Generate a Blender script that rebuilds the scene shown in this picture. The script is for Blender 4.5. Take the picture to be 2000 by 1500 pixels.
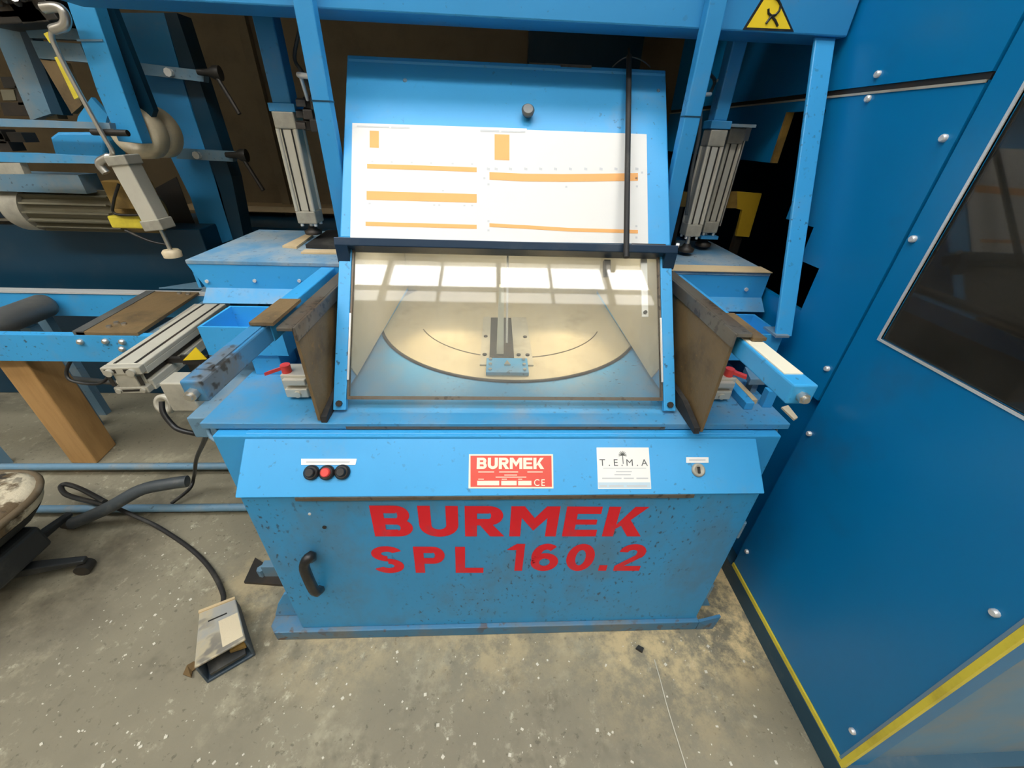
import bpy, bmesh, math, random
from mathutils import Vector, Matrix
random.seed(7)
V = Vector
scn = bpy.context.scene
col = scn.collection
for o in list(bpy.data.objects):
    bpy.data.objects.remove(o)

# ------------------------------------------------------------ camera, exposure
FPX, PITCH, YAW, ROLL, PX, PY = 768.73, 0.545989, -0.0598357, 0.0393193, 1006.94, 725.32
CAMPOS = V((0, 0, 1.6))
ca, sa, cp_, sp_ = math.cos(YAW), math.sin(YAW), math.cos(PITCH), math.sin(PITCH)
FW = V((-sa * cp_, ca * cp_, -sp_))
R0 = V((ca, sa, 0))
U0 = R0.cross(FW)
RT = math.cos(ROLL) * R0 + math.sin(ROLL) * U0
UP = -math.sin(ROLL) * R0 + math.cos(ROLL) * U0
cam = bpy.data.cameras.new('camera')
camo = bpy.data.objects.new('camera', cam)
col.objects.link(camo)
camo.matrix_world = Matrix(((RT.x, UP.x, -FW.x, CAMPOS.x), (RT.y, UP.y, -FW.y, CAMPOS.y), (RT.z, UP.z, -FW.z, CAMPOS.z), (0, 0, 0, 1)))
cam.sensor_width = 36
cam.lens = FPX / 2000 * 36
cam.shift_x = (1000 - PX) / 2000
cam.shift_y = (PY - 750) / 2000
cam.clip_start = 0.02
scn.camera = camo
vs = scn.view_settings
vs.view_transform = 'Standard'
vs.look = 'None'
vs.gamma = 1
vs.use_curve_mapping = False
vs.exposure = 0.5

# ------------------------------------------------------------ world
w = bpy.data.worlds.new('world')
scn.world = w
w.use_nodes = True
w.node_tree.nodes['Background'].inputs[0].default_value = (0.75, 0.85, 1.0, 1)
w.node_tree.nodes['Background'].inputs[1].default_value = 0.6

WINDOW_STRENGTH = 17.0
TOP_FILL_STRENGTH = 6.0


def area(name, loc, direction, sx, sy, power, color=(1, 1, 1)):
    l = bpy.data.lights.new(name, 'AREA')
    l.shape = 'RECTANGLE'
    l.size, l.size_y, l.energy, l.color = sx, sy, power, color
    o = bpy.data.objects.new(name, l)
    o.location = loc
    o.rotation_euler = V(direction).to_track_quat('-Z', 'Y').to_euler()
    col.objects.link(o)
    return o


# ------------------------------------------------------------ pixel -> point helpers
def ray(x, y):
    return FW + RT * ((x - PX) / FPX) - UP * ((y - PY) / FPX)


def at(x, y, X=None, Y=None, Z=None):
    d = ray(x, y)
    if X is not None: t = (X - CAMPOS.x) / d.x
    elif Y is not None: t = (Y - CAMPOS.y) / d.y
    else: t = (Z - CAMPOS.z) / d.z
    return CAMPOS + d * t


def onplane(x, y, p, n, off=0.0):
    d = ray(x, y)
    n = V(n).normalized()
    t = ((V(p) - CAMPOS).dot(n) + off) / d.dot(n)
    return CAMPOS + d * t


# ------------------------------------------------------------ mesh builder
class MB:
    def __init__(s):
        s.v, s.f, s.sm = [], [], []

    def add(s, vs_, fs, smooth=False):
        b = len(s.v)
        s.v += [V(p) for p in vs_]
        for f in fs:
            s.f.append([b + i for i in f])
            s.sm.append(smooth)
        return s

    def hexa(s, p):
        return s.add(p, [(3, 2, 1, 0), (4, 5, 6, 7), (0, 1, 5, 4), (1, 2, 6, 5), (2, 3, 7, 6), (3, 0, 4, 7)])

    def box(s, x0, x1, y0, y1, z0, z1):
        return s.hexa([(x0, y0, z0), (x1, y0, z0), (x1, y1, z0), (x0, y1, z0), (x0, y0, z1), (x1, y0, z1), (x1, y1, z1), (x0, y1, z1)])

    def obox(s, c, ax, ay, az):
        c, ax, ay, az = V(c), V(ax), V(ay), V(az)
        return s.hexa([c - ax - ay - az, c + ax - ay - az, c + ax + ay - az, c - ax + ay - az,
                       c - ax - ay + az, c + ax - ay + az, c + ax + ay + az, c - ax + ay + az])

    def prism(s, poly, ext):
        n = len(poly)
        ext = V(ext)
        a = [V(p) for p in poly]
        return s.add(a + [p + ext for p in a], [tuple(range(n))[::-1], tuple(range(n, 2 * n))] + [(i, (i + 1) % n, n + (i + 1) % n, n + i) for i in range(n)])

    def tube(s, path, r, seg=10):
        path = [V(p) for p in path]
        n = len(path)
        rs = r if isinstance(r, (list, tuple)) else [r] * n
        t0 = (path[1] - path[0]).normalized()
        u = t0.orthogonal().normalized()
        rings = []
        for i, p in enumerate(path):
            if i == 0: t = path[1] - path[0]
            elif i == n - 1: t = path[-1] - path[-2]
            else: t = (path[i + 1] - path[i]).normalized() + (path[i] - path[i - 1]).normalized()
            t.normalize()
            u = (u - t * u.dot(t)).normalized()
            w_ = t.cross(u)
            rings.append([p + (u * math.cos(2 * math.pi * k / seg) + w_ * math.sin(2 * math.pi * k / seg)) * rs[i] for k in range(seg)])
        vs_ = [q for rg in rings for q in rg]
        fs = []
        for i in range(n - 1):
            for k in range(seg):
                fs.append((i * seg + k, i * seg + (k + 1) % seg, (i + 1) * seg + (k + 1) % seg, (i + 1) * seg + k))
        s.add(vs_, fs, True)
        s.add(rings[0], [tuple(range(seg))[::-1]])
        s.add(rings[-1], [tuple(range(seg))])
        return s

    def cyl(s, p0, p1, r0, r1=None, seg=20):
        return s.tube([p0, p1], [r0, r0 if r1 is None else r1], seg)

    def lathe(s, p, axis, prof, seg=28):
        """prof: list of (distance along axis, radius)"""
        axis = V(axis).normalized()
        u = axis.orthogonal().normalized()
        w_ = axis.cross(u)
        vs_, fs = [], []
        for d, r in prof:
            for k in range(seg):
                a = 2 * math.pi * k / seg
                vs_.append(V(p) + axis * d + (u * math.cos(a) + w_ * math.sin(a)) * max(r, 1e-5))
        m = len(prof)
        for i in range(m - 1):
            for k in range(seg):
                fs.append((i * seg + k, i * seg + (k + 1) % seg, (i + 1) * seg + (k + 1) % seg, (i + 1) * seg + k))
        s.add(vs_, fs, True)
        s.add(vs_[:seg], [tuple(range(seg))[::-1]])
        s.add(vs_[-seg:], [tuple(range(seg))])
        return s


def smoothpath(pts, k=6):
    pts = [V(p) for p in pts]
    out = []
    n = len(pts)
    for i in range(n - 1):
        p0, p1, p2, p3 = pts[max(i - 1, 0)], pts[i], pts[i + 1], pts[min(i + 2, n - 1)]
        for j in range(k):
            t = j / k
            out.append(0.5 * ((2 * p1) + (p2 - p0) * t + (2 * p0 - 5 * p1 + 4 * p2 - p3) * t * t + (3 * p1 - p0 - 3 * p2 + p3) * t ** 3))
    out.append(pts[-1])
    return out


def wpos(o):
    p = V((0, 0, 0))
    while o is not None:
        p += o.location
        o = o.parent
    return p


def obj(name, mb, mat, parent=None, label=None, bev=0.0, kind=None):
    lo = V([min(v[i] for v in mb.v) for i in range(3)])
    hi = V([max(v[i] for v in mb.v) for i in range(3)])
    c = (lo + hi) / 2
    me = bpy.data.meshes.new(name)
    me.from_pydata([tuple(v - c) for v in mb.v], [], mb.f)
    me.polygons.foreach_set('use_smooth', mb.sm)
    me.materials.append(mat)
    bm = bmesh.new()
    bm.from_mesh(me)
    bmesh.ops.recalc_face_normals(bm, faces=bm.faces)
    bm.to_mesh(me)
    bm.free()
    me.update()
    o = bpy.data.objects.new(name, me)
    col.objects.link(o)
    if parent is not None:
        o.parent = parent
        o.location = c - wpos(parent)
    else:
        o.location = c
    if bev:
        m = o.modifiers.new('bevel', 'BEVEL')
        m.width = bev
        m.segments = 2
        m.limit_method = 'ANGLE'
        m.angle_limit = math.radians(50)
    if label: o['label'] = label
    if kind: o['kind'] = kind
    return o


def thing(name, label, cat, loc, group=None):
    o = bpy.data.objects.new(name, None)
    o.empty_display_size = 0.1
    col.objects.link(o)
    o.location = loc
    o['label'] = label
    o['category'] = cat
    if group: o['group'] = group
    return o


def tag(o, label, cat, group=None):
    o['label'] = label
    o['category'] = cat
    if group: o['group'] = group
    return o


def struct(name, mb, mat, bev=0):
    return obj(name, mb, mat, None, None, bev, 'structure')


def textmb(body, corner, xv, yv, w_, h_, nrm, bold=0.0, depth=0.0006, extrude=True, spacing=1.0):
    """flat lettering fitted to a rectangle: corner = lower left, xv / yv unit vectors"""
    cu = bpy.data.curves.new('txt', 'FONT')
    cu.body = body
    cu.offset = bold
    cu.space_character = spacing
    cu.resolution_u = 4
    to = bpy.data.objects.new('txt', cu)
    col.objects.link(to)
    bpy.context.view_layer.update()
    dg = bpy.context.evaluated_depsgraph_get()
    me = bpy.data.meshes.new_from_object(to.evaluated_get(dg))
    xs = [v.co.x for v in me.vertices]
    ys = [v.co.y for v in me.vertices]
    x0, x1, y0, y1 = min(xs), max(xs), min(ys), max(ys)
    mb = MB()
    xv, yv, nrm = V(xv), V(yv), V(nrm)
    mb.add([V(corner) + xv * ((v.co.x - x0) / (x1 - x0) * w_) + yv * ((v.co.y - y0) / (y1 - y0) * h_) + nrm * depth for v in me.vertices],
           [tuple(p.vertices) for p in me.polygons])
    bpy.data.objects.remove(to)
    bpy.data.meshes.remove(me)
    bpy.data.curves.remove(cu)
    return mb


def textpx(body, px, fn, nrm, **kw):
    """px = (x0,y0,x1,y1) pixel box, fn maps a pixel to a point on the surface"""
    x0, y0, x1, y1 = px
    bl, br, tl = fn(x0, y1), fn(x1, y1), fn((x0 + x1) / 2, y0)
    bm_ = fn((x0 + x1) / 2, y1)
    xv = br - bl
    yv = tl - bm_
    nrm = V(nrm).normalized()
    yv = yv - xv.normalized() * yv.dot(xv.normalized())
    return textmb(body, bl, xv.normalized(), yv.normalized(), xv.length, yv.length, nrm, **kw)


# heavy extended block letters, as polygons on a unit square
def _arc(cx, cy, rx, ry, tx, ty, a0, a1, n=14):
    out = []
    for i in range(n):
        A, B_ = [math.radians(a0 + (a1 - a0) * k / n) for k in (i, i + 1)]
        out.append([(cx + rx * math.cos(A), cy + ry * math.sin(A)), (cx + rx * math.cos(B_), cy + ry * math.sin(B_)),
                    (cx + (rx - tx) * math.cos(B_), cy + (ry - ty) * math.sin(B_)), (cx + (rx - tx) * math.cos(A), cy + (ry - ty) * math.sin(A))])
    return out


def _r(x0, y0, x1, y1):
    return [(x0, y0), (x1, y0), (x1, y1), (x0, y1)]


_T, _H = .31, .235
GLYPH = {
    'B': (1.0, [_r(0, 0, _T, 1), _r(_T, 1 - _H, .62, 1), _r(_T, .40, .62, .61), _r(_T, 0, .62, _H)] + _arc(.62, .71, .33, .29, .30, .20, -90, 90) + _arc(.62, .295, .38, .295, .31, .20, -90, 90)),
    'U': (1.0, [_r(0, .38, _T, 1), _r(1 - _T, .38, 1, 1)] + _arc(.5, .38, .5, .39, _T, .25, 180, 360)),
    'R': (1.0, [_r(0, 0, _T, 1), _r(_T, 1 - _H, .62, 1), _r(_T, .38, .62, .59), [(.36, .42), (.70, .42), (1.04, 0), (.66, 0)]] + _arc(.62, .69, .36, .31, .31, .215, -90, 90)),
    'M': (1.25, [_r(0, 0, .29, 1), _r(.96, 0, 1.25, 1), [(.28, 1), (.34, 1), (.625, .62), (.625, .20), (.28, .64)], [(.97, 1), (.91, 1), (.625, .62), (.625, .20), (.97, .64)]]),
    'E': (.92, [_r(0, 0, _T, 1), _r(_T, 1 - _H, .92, 1), _r(_T, .41, .86, .58), _r(_T, 0, .92, _H)]),
    'K': (1.05, [_r(0, 0, _T, 1), [(_T, .40), (.68, 1), (1.05, 1), (.60, .50), (_T, .26)], [(.36, .50), (.62, .62), (1.08, 0), (.70, 0)]]),
    'S': (1.0, _arc(.5, .73, .49, .28, .31, .20, 22, 270, 20) + _arc(.5, .27, .49, .28, .31, .20, 90, -158, 20)),
    'P': (.98, [_r(0, 0, _T, 1), _r(_T, 1 - _H, .60, 1), _r(_T, .36, .60, .58)] + _arc(.60, .68, .38, .32, .31, .22, -90, 90)),
    'L': (.92, [_r(0, 0, _T, 1), _r(_T, 0, .92, .20)]),
    '1': (.62, [_r(.34, 0, .62, 1), [(0, .78), (.34, .78), (.34, 1), (.22, .93)]]),
    '6': (1.0, _arc(.5, .33, .49, .34, .30, .20, 0, 360, 26) + _arc(.52, .55, .51, .46, .31, .21, 50, 215, 16)),
    '0': (1.0, _arc(.5, .5, .5, .51, .32, .22, 0, 360, 30)),
    '.': (.30, [_r(0, 0, .30, .22)]),
    '2': (1.0, _arc(.5, .70, .48, .31, .31, .21, 175, -38, 18) + [_r(0, 0, .98, .19), [(0, .19), (.34, .19), (.90, .54), (.70, .64)]]),
    ' ': (.5, []),
}


def blockpx(body, px, fn, nrm, depth, gap=.10, only=None):
    x0, y0, x1, y1 = px
    bl, br = fn(x0, y1), fn(x1, y1)
    nrm = V(nrm).normalized()
    xv = (br - bl)
    yv = fn((x0 + x1) / 2, y0) - fn((x0 + x1) / 2, y1)
    yv = yv - xv.normalized() * yv.dot(xv.normalized())
    tot = sum(GLYPH[c][0] for c in body) + gap * (len(body) - 1)
    mb = MB()
    x = 0
    for ci, c in enumerate(body):
        w_, polys = GLYPH[c]
        for i, pl in enumerate(polys if only in (None, ci) else []):
            mb.add([bl + xv * ((x + a) / tot) + yv * b + nrm * (depth + .00001 * (i % 7)) for a, b in pl], [tuple(range(len(pl)))])
        x += w_ + gap
    return mb


# ------------------------------------------------------------ materials
def newmat(name):
    m = bpy.data.materials.new(name)
    m.use_nodes = True
    nt = m.node_tree
    return m, nt, nt.nodes['Principled BSDF']


def rgb(r, g, b):
    f = lambda c: ((c / 255) / 12.92) if c / 255 <= 0.04045 else (((c / 255) + 0.055) / 1.055) ** 2.4
    return (f(r), f(g), f(b), 1)


def mixcol(nt, fac, a, b):
    n = nt.nodes.new('ShaderNodeMix')
    n.data_type = 'RGBA'
    for sock, val in ((n.inputs[0], fac), (n.inputs[6], a), (n.inputs[7], b)):
        if hasattr(val, 'links'): nt.links.new(val, sock)
        else: sock.default_value = val
    return n.outputs[2]


def noise(nt, vec, scale, detail=4, rough=0.6):
    n = nt.nodes.new('ShaderNodeTexNoise')
    n.inputs['Scale'].default_value = scale
    n.inputs['Detail'].default_value = detail
    n.inputs['Roughness'].default_value = rough
    nt.links.new(vec, n.inputs['Vector'])
    return n.outputs[0]


def ramp(nt, fac, p0, p1):
    n = nt.nodes.new('ShaderNodeMapRange')
    n.interpolation_type = 'SMOOTHSTEP'
    n.inputs['From Min'].default_value = p0
    n.inputs['From Max'].default_value = p1
    nt.links.new(fac, n.inputs['Value'])
    return n.outputs[0]


def mul(nt, a, k):
    n = nt.nodes.new('ShaderNodeMath')
    n.operation = 'MULTIPLY'
    for sock, val in ((n.inputs[0], a), (n.inputs[1], k)):
        if hasattr(val, 'links'): nt.links.new(val, sock)
        else: sock.default_value = val
    return n.outputs[0]


def coords(nt, scale=(1, 1, 1)):
    tc = nt.nodes.new('ShaderNodeTexCoord')
    mp = nt.nodes.new('ShaderNodeMapping')
    mp.inputs['Scale'].default_value = scale
    nt.links.new(tc.outputs['Object'], mp.inputs['Vector'])
    return mp.outputs[0]


def paint(name, c, rough=0.4, dirt=None, dirt_amt=0.25, dirt_range=(0.5, 0.75), spots=None, spot_amt=0.0, spot_range=(0.64, 0.7), spot_scale=55,
          stretch=(1, 1, 1), metal=0.0, bump=0.0, tone=0.12, spec=0.5, dirt_scale=5):
    m, nt, b = newmat(name)
    vec = coords(nt, stretch)
    c2 = tuple(min(1, x * (1 + tone)) for x in c[:3]) + (1,)
    c1 = tuple(x * (1 - tone) for x in c[:3]) + (1,)
    out = mixcol(nt, noise(nt, vec, 3.0, 3), c1, c2)
    if dirt:
        out = mixcol(nt, mul(nt, ramp(nt, noise(nt, vec, dirt_scale, 6, 0.65), *dirt_range), dirt_amt), out, dirt)
    if spots:
        a = ramp(nt, noise(nt, vec, spot_scale, 2, 0.5), *spot_range)
        g = ramp(nt, noise(nt, vec, 3.5, 2, 0.5), 0.38, 0.62)
        out = mixcol(nt, mul(nt, mul(nt, a, g), spot_amt), out, spots)
    nt.links.new(out, b.inputs['Base Color'])
    b.inputs['Roughness'].default_value = rough
    b.inputs['Metallic'].default_value = metal
    b.inputs['Specular IOR Level'].default_value = spec
    if bump:
        bp = nt.nodes.new('ShaderNodeBump')
        bp.inputs['Strength'].default_value = bump
        bp.inputs['Distance'].default_value = 0.004
        nt.links.new(noise(nt, vec, 60, 4), bp.inputs['Height'])
        nt.links.new(bp.outputs[0], b.inputs['Normal'])
    return m


DUST = rgb(150, 145, 130)
GRIME = rgb(48, 44, 38)
RUST = rgb(95, 70, 45)
M = {}
BL = (0.042, 0.355, 0.72, 1)
BM_ = (0.028, 0.262, 0.56, 1)
M['blue'] = paint('blue_paint', BL, 0.42, DUST, 0.30, (0.5, 0.8), GRIME, 0.75, (0.62, 0.70), 70)
M['blue_clean'] = paint('blue_paint_clean', BL, 0.4, DUST, 0.2, (0.55, 0.8), GRIME, 0.4, (0.66, 0.72), 60)
M['blue_beam'] = paint('blue_paint_beam', BM_, 0.45, DUST, 0.25, (0.5, 0.8), GRIME, 0.4, (0.66, 0.72), 60)
M['blue_door'] = paint('blue_paint_grimy', (0.035, 0.305, 0.62, 1), 0.45, rgb(95, 120, 132), 0.55, (0.42, 0.72), GRIME, 0.75, (0.60, 0.70), 75, (1, 1, 0.6))
M['blue_grime'] = paint('blue_paint_muddy', (0.05, 0.19, 0.34, 1), 0.55, rgb(120, 115, 100), 0.7, (0.42, 0.68), RUST, 0.9, (0.54, 0.64), 30)
M['blue_dusty'] = paint('blue_paint_dusty', (0.05, 0.29, 0.55, 1), 0.5, DUST, 0.5, (0.4, 0.75), GRIME, 0.5, (0.62, 0.7), 70)
M['blue_dusty_top'] = paint('blue_paint_dusty_top', (0.10, 0.27, 0.44, 1), 0.55, rgb(158, 168, 170), 0.85, (0.35, 0.65), GRIME, 0.5, (0.62, 0.7), 70)
M['blue_worn'] = paint('blue_paint_worn', (0.045, 0.22, 0.43, 1), 0.45, rgb(110, 100, 80), 0.7, (0.48, 0.62), GRIME, 0.9, (0.55, 0.66), 40)
M['grey_blue'] = paint('grey_blue_paint', (0.13, 0.25, 0.35, 1), 0.5, DUST, 0.55, (0.45, 0.7), GRIME, 0.5)
M['navy'] = paint('navy_paint_and_shade', (0.002, 0.042, 0.085, 1), 0.4, DUST, 0.05)  # real navy parts, and shaded sides of lighter blue ones painted dark
M['blue_edge'] = paint('dark_blue_lip', (0.003, 0.025, 0.06, 1), 0.4, DUST, 0.1)
M['cab'] = paint('deep_blue_enamel', (0.001, 0.185, 0.44, 1), 0.32, rgb(60, 85, 100), 0.35, (0.55, 0.8), tone=0.05, dirt_scale=2)
M['cab_dusty'] = paint('dusty_pale_blue_enamel', (0.13, 0.27, 0.40, 1), 0.5, DUST, 0.5, (0.4, 0.7))
M['plinth'] = paint('dark_teal_plinth', (0.012, 0.06, 0.10, 1), 0.5, DUST, 0.25)
M['yellow'] = paint('yellow_paint', (0.80, 0.66, 0.06, 1), 0.45, rgb(110, 80, 30), 0.35, (0.45, 0.7))
M['ochre'] = paint('ochre_paint', (0.50, 0.32, 0.02, 1), 0.5, RUST, 0.3)
M['sign_yellow'] = paint('sign_yellow', (0.92, 0.66, 0.02, 1), 0.4, tone=0.02)
M['black'] = paint('black_plastic', (0.012, 0.012, 0.012, 1), 0.4, DUST, 0.15)
M['rubber'] = paint('black_rubber', (0.018, 0.017, 0.016, 1), 0.65, DUST, 0.2)
M['dark'] = paint('dark_greasy_metal', (0.02, 0.018, 0.015, 1), 0.5, RUST, 0.35)
M['red'] = paint('red_plastic', (0.75, 0.06, 0.05, 1), 0.35)
M['redink'] = paint('red_lettering', (0.80, 0.006, 0.022, 1), 0.45, (0.3, 0.1, 0.14, 1), 0.25, (0.52, 0.7), dirt_scale=14)
M['platered'] = paint('nameplate_red', (0.70, 0.07, 0.045, 1), 0.4, tone=0.05)
M['cream'] = paint('cream_print_and_light', (0.85, 0.80, 0.62, 1), 0.5, tone=0.03)  # also paints light onto the fence bar and the right arm top
M['white'] = paint('white_label', (0.82, 0.82, 0.78, 1), 0.5, tone=0.02)
M['paper'] = paint('white_paper', (0.74, 0.73, 0.69, 1), 0.6, tone=0.02)
M['orange'] = paint('orange_print', (0.83, 0.40, 0.12, 1), 0.6, tone=0.03)
M['greyprint'] = paint('grey_print', (0.10, 0.105, 0.10, 1), 0.6, tone=0.03)
M['palegrey'] = paint('pale_grey_print', (0.55, 0.56, 0.56, 1), 0.6, tone=0.03)
M['paleblue'] = paint('pale_blue_print', (0.50, 0.64, 0.72, 1), 0.6, tone=0.03)
M['alu'] = paint('brushed_aluminium', (0.62, 0.59, 0.49, 1), 0.38, RUST, 0.15, metal=0.25, stretch=(1, 1, 1))
M['alu_dull'] = paint('dusty_aluminium', (0.46, 0.435, 0.355, 1), 0.5, GRIME, 0.35, (0.45, 0.7), metal=0.2)
M['steel'] = paint('bright_steel', (0.62, 0.60, 0.55, 1), 0.3, metal=0.85)
M['zinc'] = paint('zinc_screw', (0.80, 0.80, 0.78, 1), 0.3, metal=0.4)
M['ironw'] = paint('worn_angle_iron', (0.14, 0.125, 0.10, 1), 0.45, RUST, 0.5, (0.45, 0.65), GRIME, 0.7, (0.55, 0.65), 50, metal=0.3)
M['flap'] = paint('brown_dirty_rubber', (0.19, 0.125, 0.055, 1), 0.6, GRIME, 0.7, (0.45, 0.75), rgb(150, 115, 60), 0.5, (0.64, 0.74), 70, stretch=(1, 1, 1), bump=0.5)
M['rail_grey'] = paint('roller_grey_steel', (0.13, 0.135, 0.13, 1), 0.45, DUST, 0.35, metal=0.3)
M['wood'] = paint('planed_timber', (0.50, 0.285, 0.105, 1), 0.55, (0.34, 0.18, 0.06, 1), 0.5, (0.4, 0.7), stretch=(6, 6, 0.8))
M['pale_wood'] = paint('pale_wood_offcut', (0.62, 0.47, 0.27, 1), 0.6, RUST, 0.25)
M['sawdust'] = paint('sawdust', (0.66, 0.56, 0.38, 1), 0.9, bump=0.6)
M['nylon'] = paint('cream_nylon', (0.80, 0.68, 0.46, 1), 0.38, RUST, 0.35, (0.45, 0.7))
M['motor'] = paint('motor_grey', (0.19, 0.175, 0.12, 1), 0.5, RUST, 0.3, metal=0.2)
M['brass'] = paint('dirty_orange_metal', (0.36, 0.22, 0.05, 1), 0.5, GRIME, 0.6, (0.4, 0.65))
M['disc'] = paint('sawdust_covered_steel', (0.52, 0.46, 0.33, 1), 0.45, GRIME, 0.3, (0.5, 0.75), metal=0.25)
M['liner'] = paint('dusty_hood_liner', (0.50, 0.46, 0.36, 1), 0.6, DUST, 0.3)
M['seat'] = paint('cracked_cream_vinyl', (0.62, 0.54, 0.38, 1), 0.6, rgb(90, 70, 42), 0.95, (0.50, 0.60), GRIME, 0.9, (0.56, 0.62), 22, bump=0.8, dirt_scale=7)
M['piping'] = paint('brown_seat_edge', (0.12, 0.085, 0.045, 1), 0.65, DUST, 0.4)
M['chairblack'] = paint('dusty_black_plastic', (0.020, 0.022, 0.022, 1), 0.5, DUST, 0.25, (0.5, 0.75))
M['hose'] = paint('grey_hose', (0.055, 0.065, 0.07, 1), 0.5, DUST, 0.4, (0.5, 0.7))
M['pedal'] = paint('pedal_worn_grey', (0.36, 0.36, 0.33, 1), 0.5, rgb(190, 175, 140), 0.8, (0.42, 0.6), rgb(60, 70, 85), 0.6, (0.5, 0.62), 18)
M['pedal_side'] = paint('pedal_dark_blue', (0.04, 0.065, 0.09, 1), 0.5, DUST, 0.4)
M['leaf'] = paint('dry_brown_leaf', (0.14, 0.085, 0.03, 1), 0.8)
M['grout'] = paint('concrete_chip', (0.62, 0.58, 0.47, 1), 0.8)

# walls and floor
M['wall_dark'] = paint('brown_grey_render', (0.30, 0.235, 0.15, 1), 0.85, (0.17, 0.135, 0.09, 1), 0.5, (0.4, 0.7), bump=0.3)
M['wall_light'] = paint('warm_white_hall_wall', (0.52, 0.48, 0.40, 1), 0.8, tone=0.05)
M['roof'] = paint('brown_roof_sheet', (0.20, 0.16, 0.11, 1), 0.8)
M['truss'] = paint('grey_mullion', (0.35, 0.33, 0.29, 1), 0.6)


def floor_mat():
    m, nt, b = newmat('worn_concrete')
    vec = coords(nt)
    base = mixcol(nt, noise(nt, vec, 1.6, 6, 0.65), rgb(104, 99, 84), rgb(152, 144, 120))
    base = mixcol(nt, mul(nt, ramp(nt, noise(nt, vec, 5, 8, 0.7), 0.52, 0.68), 0.4), base, rgb(182, 174, 146))
    base = mixcol(nt, mul(nt, ramp(nt, noise(nt, vec, 2.6, 5, 0.7), 0.53, 0.68), 0.55), base, rgb(84, 78, 63))
    base = mixcol(nt, mul(nt, mul(nt, ramp(nt, noise(nt, vec, 26, 6, 0.75), 0.55, 0.70), ramp(nt, noise(nt, vec, 3.1, 3, 0.6), 0.42, 0.62)), 0.6), base, rgb(205, 198, 172))
    base = mixcol(nt, mul(nt, ramp(nt, noise(nt, vec, 55, 3, 0.6), 0.62, 0.70), 0.5), base, rgb(78, 72, 58))
    # spilled sawdust around the front right foot of the machine
    tc = nt.nodes.new('ShaderNodeTexCoord')
    ge = nt.nodes.new('ShaderNodeNewGeometry')
    out = base
    for (x, y, r0, r1, amt) in ((0.90, 0.86, 0.34, 0.14, 1.2), (0.62, 0.78, 0.50, 0.06, 0.75), (0.0, 0.86, 0.42, 0.10, 0.45), (-0.55, 0.86, 0.40, 0.10, 0.4), (-0.95, 0.95, 0.25, 0.05, 0.35)):
        vm = nt.nodes.new('ShaderNodeVectorMath')
        vm.operation = 'DISTANCE'
        nt.links.new(ge.outputs['Position'], vm.inputs[0])
        vm.inputs[1].default_value = (x, y, 0)
        f = ramp(nt, vm.outputs['Value'], r0, r1)
        f2 = ramp(nt, noise(nt, vec, 9, 7, 0.75), 0.38, 0.62)
        out = mixcol(nt, mul(nt, mul(nt, f, f2), amt), out, rgb(216, 192, 142))
    # darker floor tone by the chair
    vm = nt.nodes.new('ShaderNodeVectorMath')
    vm.operation = 'DISTANCE'
    nt.links.new(ge.outputs['Position'], vm.inputs[0])
    vm.inputs[1].default_value = (-1.75, 1.0, 0)
    f = mul(nt, ramp(nt, vm.outputs['Value'], 0.5, 0.15), ramp(nt, noise(nt, vec, 4, 5, 0.7), 0.3, 0.6))
    out = mixcol(nt, mul(nt, f, 0.55), out, rgb(70, 62, 48))
    nt.links.new(out, b.inputs['Base Color'])
    b.inputs['Roughness'].default_value = 0.7
    bp = nt.nodes.new('ShaderNodeBump')
    bp.inputs['Strength'].default_value = 0.35
    bp.inputs['Distance'].default_value = 0.004
    nt.links.new(noise(nt, vec, 25, 8, 0.75), bp.inputs['Height'])
    nt.links.new(bp.outputs[0], b.inputs['Normal'])
    return m


M['floor'] = floor_mat()


def glass_mat(name, tint, haze_col, haze, rough=0.03, streak=(4, 1, 1.5)):
    m, nt, b = newmat(name)
    nt.nodes.remove(b)
    out = nt.nodes['Material Output']
    tr = nt.nodes.new('ShaderNodeBsdfTransparent')
    tr.inputs[0].default_value = tint
    gl = nt.nodes.new('ShaderNodeBsdfGlossy')
    gl.inputs['Roughness'].default_value = rough
    fr = nt.nodes.new('ShaderNodeFresnel')
    fr.inputs[0].default_value = 1.5
    mx = nt.nodes.new('ShaderNodeMixShader')
    nt.links.new(fr.outputs[0], mx.inputs[0])
    nt.links.new(tr.outputs[0], mx.inputs[1])
    nt.links.new(gl.outputs[0], mx.inputs[2])
    di = nt.nodes.new('ShaderNodeBsdfDiffuse')
    di.inputs[0].default_value = haze_col
    m2 = nt.nodes.new('ShaderNodeMixShader')
    vec = coords(nt, streak)
    f = mul(nt, ramp(nt, noise(nt, vec, 3, 3, 0.55), -0.3, 1.0), haze)
    nt.links.new(f, m2.inputs[0])
    nt.links.new(mx.outputs[0], m2.inputs[1])
    nt.links.new(di.outputs[0], m2.inputs[2])
    nt.links.new(m2.outputs[0], out.inputs['Surface'])
    return m


M['pane'] = glass_mat('scratched_acrylic', (0.96, 0.96, 0.94, 1), (0.62, 0.63, 0.60, 1), 0.13)
M['darkglass'] = glass_mat('tinted_window', (0.42, 0.40, 0.36, 1), (0.10, 0.095, 0.08, 1), 0.35, 0.03, (2, 2, 2))


def emit(name, c, s):
    m, nt, b = newmat(name)
    nt.nodes.remove(b)
    e = nt.nodes.new('ShaderNodeEmission')
    e.inputs[0].default_value = c
    e.inputs[1].default_value = s
    nt.links.new(e.outputs[0], nt.nodes['Material Output'].inputs[0])
    return m


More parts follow.
